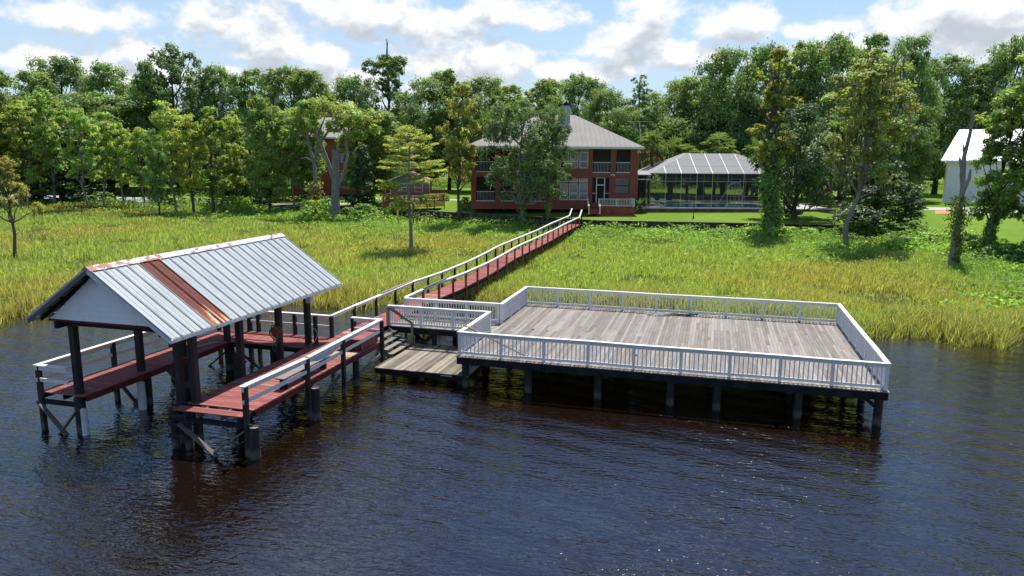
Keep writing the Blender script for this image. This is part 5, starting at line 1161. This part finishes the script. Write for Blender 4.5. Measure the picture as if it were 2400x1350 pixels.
_ti = [0]
NAMES = dict(cypm='cypress_tree', oak='oak_tree', hard='hardwood_tree', cyp='cypress_tree', slim='tupelo_tree', mag='magnolia_tree', ivy='creeper_clad_tree', gold='yellowing_tree', mossy='mossy_tree', vine='leaning_tree', front='shade_tree', cone='evergreen_tree', shrub='shrub', palm='palm_tree', sago='sago_palm', layer='pond_cypress', snag='dead_snag', bare='bare_tree', twist='old_forked_tree', pine='pine_tree', dead='dead_topped_tree')
def plant(kind, var, px, where, top, hw, label, group=None, tint=(1,1,1), rz=None, cat='tree', sink=0.1):
    """where: photo row of the foot, or ('D', metres) for trees whose foot is hidden; top: photo row of the crown's top; hw: half width in photo pixels"""
    if isinstance(where, tuple):
        xy = wpt(px, where[1]); g0 = np.array([xy[0], xy[1], ground_z(*xy)])
    else: g0 = ground_at(px, where)
    D = toLD(g0[0], g0[1])[1]; zt = atD(px, top, D)[2]; pr = PR[kind, var]
    sz = (zt-g0[2])/pr['H']; sx = hw*D/F_PX/pr['R']; _ti[0] += 1
    e = put(NAMES[kind], None, None, (g0[0], g0[1], g0[2]-sink), (0, 0, rz if rz is not None else (_ti[0]*2.39996) % 6.283), (sx, sx, sz)); e.empty_display_size = .5
    tag(e, label, cat, group)
    for n_, me in pr['parts']:
        o = put(n_, me, e)
        if n_ == 'moss': o['kind'] = 'stuff'
        o.color = (*tint, 1) if n_ in ('crown', 'creeper') else (1, 1, 1, 1)
    return e
GB, GL, GM = 'trees of the wood behind', 'trees along the marsh edge', 'trees standing in the marsh'
# -- trees standing forward in the marsh and on the lawn edge
plant('cypm', 0, 38, 612, 362, 66, 'small mossy cypress with bare trunk standing in the grass at the far left edge', GM, (1.0, .95, .8), 1.0)
plant('layer', 0, 962, 592, 298, 84, 'pond cypress with flat yellow-green tiers standing alone in the marsh before the cabin', GM, (1, 1, 1), .4)
plant('gold', 0, 1076, 516, 182, 56, 'slender yellowing tree beside the brick house at the marsh edge', GM)
plant('front', 0, 1220, 520, 232, 92, 'dark leafy tree on pale trunks hiding the middle of the brick house front', GM, (1, 1, 1), .3)
plant('front', 0, 1284, 517, 246, 62, 'dark leafy tree on one thick trunk close to the pier end by the house', GM, (.9, .95, .9), 2.6)
plant('slim', 1, 1224, 516, 330, 40, 'thin pale young tree among the trunks before the house', GM, (.8, .85, .8))
plant('twist', 0, 786, 512, 232, 118, 'old tree with pale forking trunks before the second brick house', GM, (1, 1, 1), 0.0)
plant('cone', 0, 853, 500, 338, 44, 'dense dark evergreen standing between the old forked tree and the cabin', GM)
plant('ivy', 0, 1800, 556, 102, 66, 'tall creeper-clad tree with golden top in front of the pool cage', GM, (1, 1, 1), 1.2)
plant('mossy', 0, 1985, 582, 116, 128, 'tall tree with leaning pale trunk draped in grey hanging moss', GM, (1, 1, 1), 0.0)
plant('mag', 0, 1862, 512, 250, 92, 'dark glossy magnolia at the end of the pool cage', GM, (1, 1, 1))
plant('mag', 1, 2052, 533, 330, 118, 'wide glossy magnolia spreading low over the lawn', GM, (.9, .9, .9))
plant('snag', 0, 2232, 628, 256, 30, 'broken dead trunk with creeper round its foot before the white house', GM, (1, 1, 1), 0.0)
plant('vine', 0, 2318, 588, 176, 78, 'leaning dark trunked tree with loose crown beside the broken trunk', GM, (1, 1, 1), 0.1)
plant('vine', 0, 2440, 600, 95, 150, 'large leafy tree reaching into the frame at the far right edge', GM, (1.25, 1.15, .9), 2.5)
plant('bare', 0, 600, 482, 372, 26, 'small bare whitish tree before the dark undergrowth of the wood', GM)
# -- left edge of the marsh
for kind, var, px, foot, top, hw, tint, lab in (
    ('cyp', 1, 70, 484, 236, 66, (.75, .85, .8), 'broad light green cypress behind the small mossy one at the far left'),
    ('slim', 0, 128, 482, 208, 62, (.8, .9, .9), 'tall light tupelo above the reddish grass patch'),
    ('slim', 2, 205, 497, 250, 50, (.9, .95, .9), 'tupelo with thin pale leaning stem right of the reddish grass'),
    ('slim', 1, 246, 486, 262, 52, (.9, 1, .9), 'light green tupelo left of the old timber landing'),
    ('slim', 0, 290, 488, 284, 46, (1, 1, .9), 'thin stemmed tupelo directly before the old timber landing'),
    ('slim', 2, 338, 490, 296, 44, (.95, 1, .9), 'thin dark stemmed tupelo right of the old timber landing'),
    ('hard', 0, 372, 508, 300, 30, (1.0, 1.1, .9), 'narrow creeper-wrapped tree standing closest to the grass left of the cypresses'),
    ('slim', 1, 412, 500, 236, 56, (1, 1, .85), 'pale green tupelo just left of the dense yellow-green cypress'),
    ('cyp', 0, 455, 503, 262, 54, (1.0, 1.0, .9), 'bright cypress with straight grey trunk left of the densest one'),
    ('cyp', 2, 500, 504, 250, 62, (.62, .75, .6), 'dense dark yellow-green cypress reaching down to the grass'),
    ('cyp', 1, 556, 498, 262, 44, (.8, .9, .8), 'narrow cypress leaning right of the dense dark one'),
    ('hard', 3, 632, 500, 226, 62, (1.15, 1.15, .95), 'tall leafy tree with bare grey trunk left of the second brick house'),
    ('slim', 0, 690, 486, 250, 52, (.8, .85, .8), 'light tree in front of the dark corner of the second brick house'),
    ('hard', 2, 905, ('D', 118), 260, 66, (.9, .95, .9), 'broad leafy tree right behind the tiered pond cypress'),
    ('mag', 0, 575, ('D', 124), 300, 84, (.9, .9, .9), 'dark rounded evergreen filling the gap behind the small bare tree'),
    ('mag', 1, 150, ('D', 132), 300, 120, (.9, 1, .9), 'dark low evergreen mass under the tupelos at the left'),
    ('oak', 3, 260, ('D', 142), 220, 130, (1, 1.05, .95), 'rounded oak behind the old timber landing')):
    plant(kind, var, px, foot, top, hw, lab, GL, tint)
plant('hard', 2, 722, ('D', 119), 236, 56, 'leafy tree over the left roof slope of the second brick house', GL, (1, 1, .9))
plant('hard', 0, 842, ('D', 116), 250, 50, 'leafy tree over the right roof slope of the second brick house', GL, (.95, 1, .9))
# -- the wood behind, left to right
for kind, var, px, D, top, hw, tint, lab in (
    ('hard', 1, -60, 122, 150, 95, (1, 1, .95), 'tall tree of the wood cut by the left picture edge'),
    ('hard', 0, 22, 128, 156, 80, (1.1, 1.0, .8), 'slightly reddish tree crown first from the left on the skyline'),
    ('oak', 0, 176, 152, 134, 92, (.85, .95, .9), 'flat topped dark oak crown highest near the left end of the skyline'),
    ('hard', 2, 100, 142, 166, 66, (.95, 1, .95), 'narrow crown between the reddish tree and the flat topped oak'),
    ('oak', 1, 300, 150, 152, 86, (.9, 1, .9), 'rounded oak crown left of the tallest dark crown on the left skyline'),
    ('mag', 0, 424, 150, 110, 88, (1.3, 1.35, 1.2), 'tallest dark broadleaf crown of the left skyline'),
    ('hard', 3, 365, 144, 146, 54, (.85, .95, .9), 'slim dark crown tucked against the tallest left crown'),
    ('oak', 2, 520, 150, 152, 66, (.9, 1, .95), 'oak crown right of the tallest dark crown on the left skyline'),
    ('hard', 0, 612, 148, 158, 66, (.9, 1, .95), 'ragged crown above the bare grey trunked tree'),
    ('oak', 3, 690, 146, 156, 76, (1, 1.05, .95), 'broad oak crown over the second brick house roof'),
    ('hard', 1, 752, 142, 166, 70, (1, 1, .95), 'leafy crown between second brick house and the old forked tree'),
    ('oak', 0, 836, 148, 178, 84, (1, 1.05, 1), 'oak crown behind the old forked tree'),
    ('dead', 0, 916, 152, 128, 62, (1, 1, 1), 'mossy tree with bare dead spike rising over the skyline'),
    ('oak', 1, 985, 146, 182, 80, (1, 1.05, 1), 'dark oak behind the tiered pond cypress'),
    ('hard', 2, 1052, 150, 162, 66, (.95, 1, 1), 'dark crown behind the yellowing tree on its left side'),
    ('oak', 2, 1136, 146, 178, 74, (1, 1.05, 1), 'oak crown behind the yellowing tree over the house roof corner'),
    ('hard', 3, 1200, 136, 200, 66, (1.2, 1.15, .95), 'light crown over the left slope of the brick house roof'),
    ('hard', 1, 1268, 130, 186, 74, (1.15, 1.1, .9), 'loose light crown just left of the brick house chimney'),
    ('oak', 3, 1352, 150, 176, 70, (.9, 1, .95), 'dark rounded crown right above the chimney'),
    ('oak', 0, 1412, 140, 208, 66, (1, 1.05, .95), 'lower oak crown just right of the chimney'),
    ('pine', 0, 1488, 138, 172, 56, (1, 1, 1), 'pine with layered dark crown on the skyline right of the brick house'),
    ('oak', 1, 1566, 142, 186, 76, (1.05, 1.1, 1), 'oak crown right of the pine on the skyline'),
    ('hard', 2, 1630, 138, 176, 70, (1.1, 1.1, 1), 'crown stepping up from the low oaks to the tall right hand wood'),
    ('oak', 2, 1690, 132, 112, 84, (.95, 1.05, .95), 'tall oak directly above the pool cage'),
    ('oak', 0, 1770, 136, 104, 70, (.9, 1, .95), 'tall oak behind the golden topped creeper-clad tree'),
    ('hard', 0, 1846, 130, 96, 74, (1, 1.05, .95), 'tall crown right of the golden topped tree'),
    ('oak', 3, 1920, 132, 86, 88, (1, 1.05, .95), 'great oak crown left of the mossy tree on the high skyline'),
    ('hard', 3, 2000, 136, 80, 66, (.95, 1, .95), 'highest crown tip of the skyline above the mossy tree'),
    ('oak', 1, 2082, 130, 88, 78, (1, 1.05, .95), 'oak crown on the high skyline right of the mossy tree top'),
    ('oak', 2, 2180, 146, 128, 84, (.9, 1, .95), 'dark crown above the dip in the right hand skyline'),
    ('hard', 1, 2262, 142, 150, 70, (.95, 1, .95), 'leafy crown over the white house ridge'),
    ('oak', 3, 2338, 140, 88, 80, (.85, .95, .9), 'dark tall crown right of the white house on the skyline'),
    ('hard', 2, 2430, 132, 96, 90, (.95, 1, .9), 'tree crown cut by the top right picture edge'),
    ('oak', 2, 1640, 136, 240, 110, (1, 1.05, 1), 'dense oak filling the space behind the palms over the pool cage'),
    ('oak', 1, 2090, 122, 240, 72, (1, 1.05, 1), 'dense oak behind the wide low magnolia'),
    ('oak', 0, 1740, 134, 236, 90, (.85, .95, .9), 'shadowed oak behind the creeper-clad trunk'),
    ('mag', 0, 1960, 114, 250, 80, (1.5, 1.5, 1.3), 'broadleaf evergreen between the two magnolias further back'),
    ('oak', 3, 1450, 134, 250, 62, (1.05, 1.1, 1), 'low oak close behind the right roof slope of the brick house')):
    plant(kind, var, px, ('D', D), top, hw, lab, GB, tint)
for k, (px, D, top, hw) in enumerate(((1518, 111, 306, 46), (1570, 117, 322, 50), (1668, 119, 314, 50), (1756, 119, 326, 44), (1140, 120, 264, 44), (1938, 106, 284, 50), (1606, 119, 340, 44))):
    plant('palm', k % 2, px, ('D', D), top, hw, ('fan palm nearest to the brick house wall by the antenna', 'fan palm left over the pool cage corner', 'fan palm behind the middle of the pool cage roof', 'fan palm behind the far end of the pool cage', 'fan palm over the left roof corner of the brick house', 'fan palm between the magnolia and the mossy tree', 'lowest fan palm over the slope of the pool cage')[k], 'fan palms round the pool', cat='palm')
plant('sago', 0, 1496, ('D', 99.6), 441, 26, 'round sago palm between house terrace and pool cage', cat='palm')
for k, (px, foot, top, hw, v, lab) in enumerate((
    (1092, 492, 462, 16, 0, 'clipped bush at the left corner of the brick house'), (1140, 490, 478, 15, 0, 'low bush under the left porch of the brick house'), (1172, 491, 479, 15, 0, 'low bush by the trunks before the house porch'), (1320, 494, 478, 13, 0, 'low bush under the tall house windows'), (1350, 496, 482, 11, 0, 'low bush beside the house terrace steps'),
    (2010, 560, 520, 48, 0, 'shrub at the foot of the mossy tree'), (2080, 558, 522, 46, 0, 'dark shrub in the shade under the wide magnolia'), (2140, 552, 516, 36, 0, 'dark shrub at the edge of the wide magnolia shade'), (2110, 590, 556, 44, 1, 'light green shrub in front of the shaded shrubs'), (2190, 575, 545, 40, 1, 'light shrub left of the broken trunk'),
    (2270, 600, 548, 36, 0, 'dark shrub between broken trunk and leaning tree'), (2345, 616, 574, 46, 0, 'shrub right of the leaning tree foot'), (2400, 625, 580, 44, 0, 'shrub at the right picture edge under the leaning tree'),
    (1830, 560, 530, 36, 1, 'light shrub right of the creeper-clad trunk'), (1760, 562, 535, 32, 1, 'light shrub left of the creeper-clad trunk'), (1690, 560, 536, 26, 0, 'small dark shrub in the grass before the lawn wall'), (1900, 556, 532, 36, 1, 'light shrub between creeper-clad and mossy trees'),
    (740, 525, 470, 36, 1, 'shrub with yellowing top at the old forked tree'), (850, 515, 478, 40, 0, 'shrub at the foot of the dense evergreen'), (925, 500, 468, 34, 1, 'light shrub before the red slatted deck'), (560, 500, 460, 34, 1, 'light shrub at the foot of the narrow cypress'), (240, 480, 450, 36, 0, 'dark shrub left of the old timber landing'), (400, 492, 462, 34, 0, 'dark shrub right of the old timber landing'), (1040, 470, 452, 16, 0, 'round bush at the right corner of the slatted deck'))):
    plant('shrub', v, px, foot, top, hw, lab, 'shrubs along the lawn edge', cat='shrub')

# ------------------------------------------------------------------ marsh grass, undergrowth, the far wood
rng = np.random.default_rng(5)
def pnoise(x, y, s, seed):
    r = np.random.default_rng(seed); v = np.zeros_like(x)
    for k in range(7): a = r.uniform(0, 6.28); f = s*r.uniform(.5, 1.9); v += np.sin((x*math.cos(a)+y*math.sin(a))*f + r.uniform(0, 6.28))
    return v/3.2
ATAB = np.array(SHORE, float); BTAB = np.array(BULK, float)
def marsh_points(n, dpow=1.15):
    px = rng.uniform(-330, 2800, n); a = np.interp(px, ATAB[:, 0], ATAB[:, 1]) + .7*np.sin(px*.021)+.5*np.sin(px*.057+1); b = np.interp(px, BTAB[:, 0], BTAB[:, 1])
    t = rng.random(n)**dpow; D = a-.9-2.2*rng.random(n)**7+.9*np.sin(px*.11)*np.sin(px*.043) + (b+.0-a+.5)*t; L = (px-1200)/F_PX*math.cos(PIT)/.985*D
    return px, D, _cy*L-_sy*D, _sy*L+_cy*D, D-a, (D-a)/(b-a)
def np_marsh_z(px, D):
    a = np.interp(px, ATAB[:, 0], ATAB[:, 1]) + .7*np.sin(px*.021)+.5*np.sin(px*.057+1); b = np.interp(px, BTAB[:, 0], BTAB[:, 1]); ss = lambda x: np.clip(x, 0, 1)**2*(3-2*np.clip(x, 0, 1))
    end = 1.0+1.05*ss((px-1950)/260)+.2*ss((500-px)/400); return -.75+.97*ss((D-a+3.2)/4.2)+(end-.22)*np.maximum(0, (D-a)/(b-a))**1.15
NB = 530000
px, D, X, Y, da, tt = marsh_points(NB)
Z = np_marsh_z(px, D)
n1 = pnoise(X, Y, .16, 1); n2 = pnoise(X, Y, .5, 2); n3 = pnoise(X, Y, 1.6, 3)
h = (.56+.17*n2+.14*n3)*rng.uniform(.55, 1.3, NB)*(1-.22*tt); edge = np.clip(1-da/4.0, 0, 1); h *= 1+.42*edge*rng.uniform(.3, 1.6, NB)
under = (X > -17.6) & (X < -15.1) & (Y < 90); h[under] = np.minimum(h[under], .55); Z_ = Z
keep = ~((X > -10.6) & (X < 6.9) & (Y < 41.0)) & ~((X > -17.3) & (X < -15.4) & (Y < 90) & (rng.random(NB) < .8)) & ~((n2+.5*n3 < -.75) & (rng.random(NB) < .75)); 
w = (.006+.00026*D)*rng.uniform(.7, 1.5, NB)
ang = rng.uniform(0, 6.283, NB); la = rng.uniform(0, 6.283, NB); ln = np.abs(rng.normal(.36, .24, NB))*h
lx, ly = np.cos(la)*ln+.06*h, np.sin(la)*ln
cA, cB, cC, cD, cE = map(np.array, ((.36, .48, .105), (.25, .46, .09), (.41, .42, .105), (.32, .31, .12), (.54, .53, .29)))
f1 = np.clip(.42+.8*n1+.35*n2, 0, 1)[:, None]; col = cA*(1-f1)+cC*f1
gfar = np.clip((tt-.50)/.28, 0, 1)*np.clip(.75+.4*n2, 0, 1); gfar = np.maximum(gfar, np.clip((px-1950)/350, 0, 1)*np.clip((tt-.2)/.3, 0, 1)*.85); col = col*(1-gfar[:, None])+cB*gfar[:, None]
eb = (.7*edge**1.2*rng.uniform(0, 1.1, NB)).clip(0, 1)[:, None]; col = col*(1-eb)+cD*.8*eb
rp_ = np.exp(-((px-190)/150.)**2)*np.exp(-((tt-.80)/.12)**2); f = (rng.random(NB) < rp_*.85)[:, None]; col = np.where(f, np.array((.30, .14, .045)), col); h *= 1+.4*rp_
dry = (rng.random(NB) < .09)[:, None]; col = np.where(dry, cE, col); col = np.clip(col*(1+rng.normal(0, .22, (NB, 1))), .01, .9)
bx_, by_ = np.cos(ang)*w, np.sin(ang)*w
V = np.empty((NB, 5, 3)); V[:, 0] = np.c_[X-bx_, Y-by_, Z-.08]; V[:, 1] = np.c_[X+bx_, Y+by_, Z-.08]
V[:, 2] = np.c_[X+lx*.35+bx_*.8, Y+ly*.35+by_*.8, Z+h*.6]; V[:, 3] = np.c_[X+lx*.35-bx_*.8, Y+ly*.35-by_*.8, Z+h*.6]; V[:, 4] = np.c_[X+lx, Y+ly, Z+h]
V = V[keep]; col = col[keep]; n = len(V); idx = (np.arange(n)*5)[:, None]
F = np.concatenate([idx+np.array([0, 1, 2]), idx+np.array([0, 2, 3]), idx+np.array([3, 2, 4])], 1).reshape(-1, 3)
o = put('marsh_grass', raw_mesh('marsh_grass', V.reshape(-1, 3), F, np.repeat(col, 5, 0), 'grass')); struct(o, 'stuff', 'tall yellow-green marsh grass covering the ground between river and lawn', 'grass')
# broad-leaved weeds through the grass and along the lawn wall
NW = 52000
px, D, X, Y, da, tt = marsh_points(NW, .62)
n1 = pnoise(X, Y, .35, 9); n2 = pnoise(X, Y, 1.3, 10); cov_ = np.clip((tt-.45)/.4, 0, 1)+np.clip((px-1900)/400, 0, 1)*.35*(tt > .15); kp = (rng.random(NW) < np.clip(cov_*1.1+.5*n1-.15, .03, 1)) & (tt < 1.0); px, D, X, Y, n2, tt = px[kp], D[kp], X[kp], Y[kp], n2[kp], tt[kp]; n = len(X)
hh_ = (.35+.30*np.clip(n2+.5, 0, 2)+.30*np.clip((tt-.75)*4, 0, 1))*rng.uniform(.4, 1.25, n)**.7
kp = ~((X > -17.4) & (X < -15.3) & (Y < 90)); X, Y, D, px, hh_ = X[kp], Y[kp], D[kp], px[kp], hh_[kp]; n = len(X)
P = np.c_[X, Y, np_marsh_z(px, D)+hh_+.15]; N = unitv(rng.normal(0, .45, (n, 3))+np.array([0, 0, 1.]))
C = np.clip(np.array((.22, .40, .06))*(1+.25*pnoise(X, Y, .6, 12)[:, None])*(1+rng.normal(0, .25, (n, 1))), .01, .9); f = rng.random(n) < .012; C[f] = np.array((.5, .42, .38))
o = put('weeds', leaf_mesh('weeds', P, N, .30*rng.uniform(.6, 1.5, n), .20*rng.uniform(.6, 1.4, n), C, 'grass', rng)); struct(o, 'stuff', 'bright green broad-leaved weeds growing through the marsh grass', 'weeds')
# undergrowth under the left wood
NU = 30000
pxu = np.concatenate([rng.uniform(-200, 900, NU//2), rng.uniform(-200, 760, NU-NU//2)]); b = np.interp(pxu, BTAB[:, 0], BTAB[:, 1]); D = np.concatenate([b[:NU//2]-rng.uniform(-2, 18, NU//2), b[NU//2:]+rng.uniform(12, 30, NU-NU//2)])
L = (pxu-1200)/F_PX*math.cos(PIT)/.985*D; X, Y = _cy*L-_sy*D, _sy*L+_cy*D; cl = pnoise(X, Y, .4, 21); kp = cl+rng.normal(0, .25, NU) > .05; pxu, D, X, Y, b, cl = pxu[kp], D[kp], X[kp], Y[kp], b[kp], cl[kp]; n = len(X)
zg = np.where(D > b, 2.6, np_marsh_z(pxu, D)); P = np.c_[X, Y, zg+rng.random(n)*(.5+1.5*np.clip(cl, 0, 1.5))]; N = unitv(rng.normal(0, .6, (n, 3))+np.array([0, 0, .8])); C = np.clip(np.array((.05, .092, .018))*(1+rng.normal(0, .35, (n, 1))), .008, .9)
o = put('undergrowth', leaf_mesh('undergrowth', P, N, .42*rng.uniform(.6, 1.4, n), .3*rng.uniform(.6, 1.3, n), C, 'leaf', rng)); struct(o, 'stuff', 'dark leafy undergrowth on the floor of the wood', 'undergrowth')
# the rest of the wood far behind reads as one mass
NF = 60000
a = rng.uniform(-.9, .9, NF); D = rng.uniform(165, 215, NF); X, Y = _cy*np.tan(a)*D-_sy*D, _sy*np.tan(a)*D+_cy*D
tz = 15.5+2.6*pnoise(X, Y, .12, 31)+1.8*pnoise(X, Y, .4, 32); P = np.c_[X, Y, 3+(tz)*rng.random(NF)**.55]; N = unitv(rng.normal(0, .7, (NF, 3))+np.array([0, 0, .7])); C = np.clip(np.array((.042, .072, .020))*(1+.3*pnoise(X, Y, .5, 33)[:, None])*(1+rng.normal(0, .3, (NF, 1))), .006, .9)
o = put('far_wood', leaf_mesh('far_wood', P, N, 1.15*rng.uniform(.6, 1.3, NF), .8*rng.uniform(.6, 1.3, NF), C, 'leaf', rng)); struct(o, 'stuff', 'distant dark green wood closing the view behind the nearer trees', 'wood')
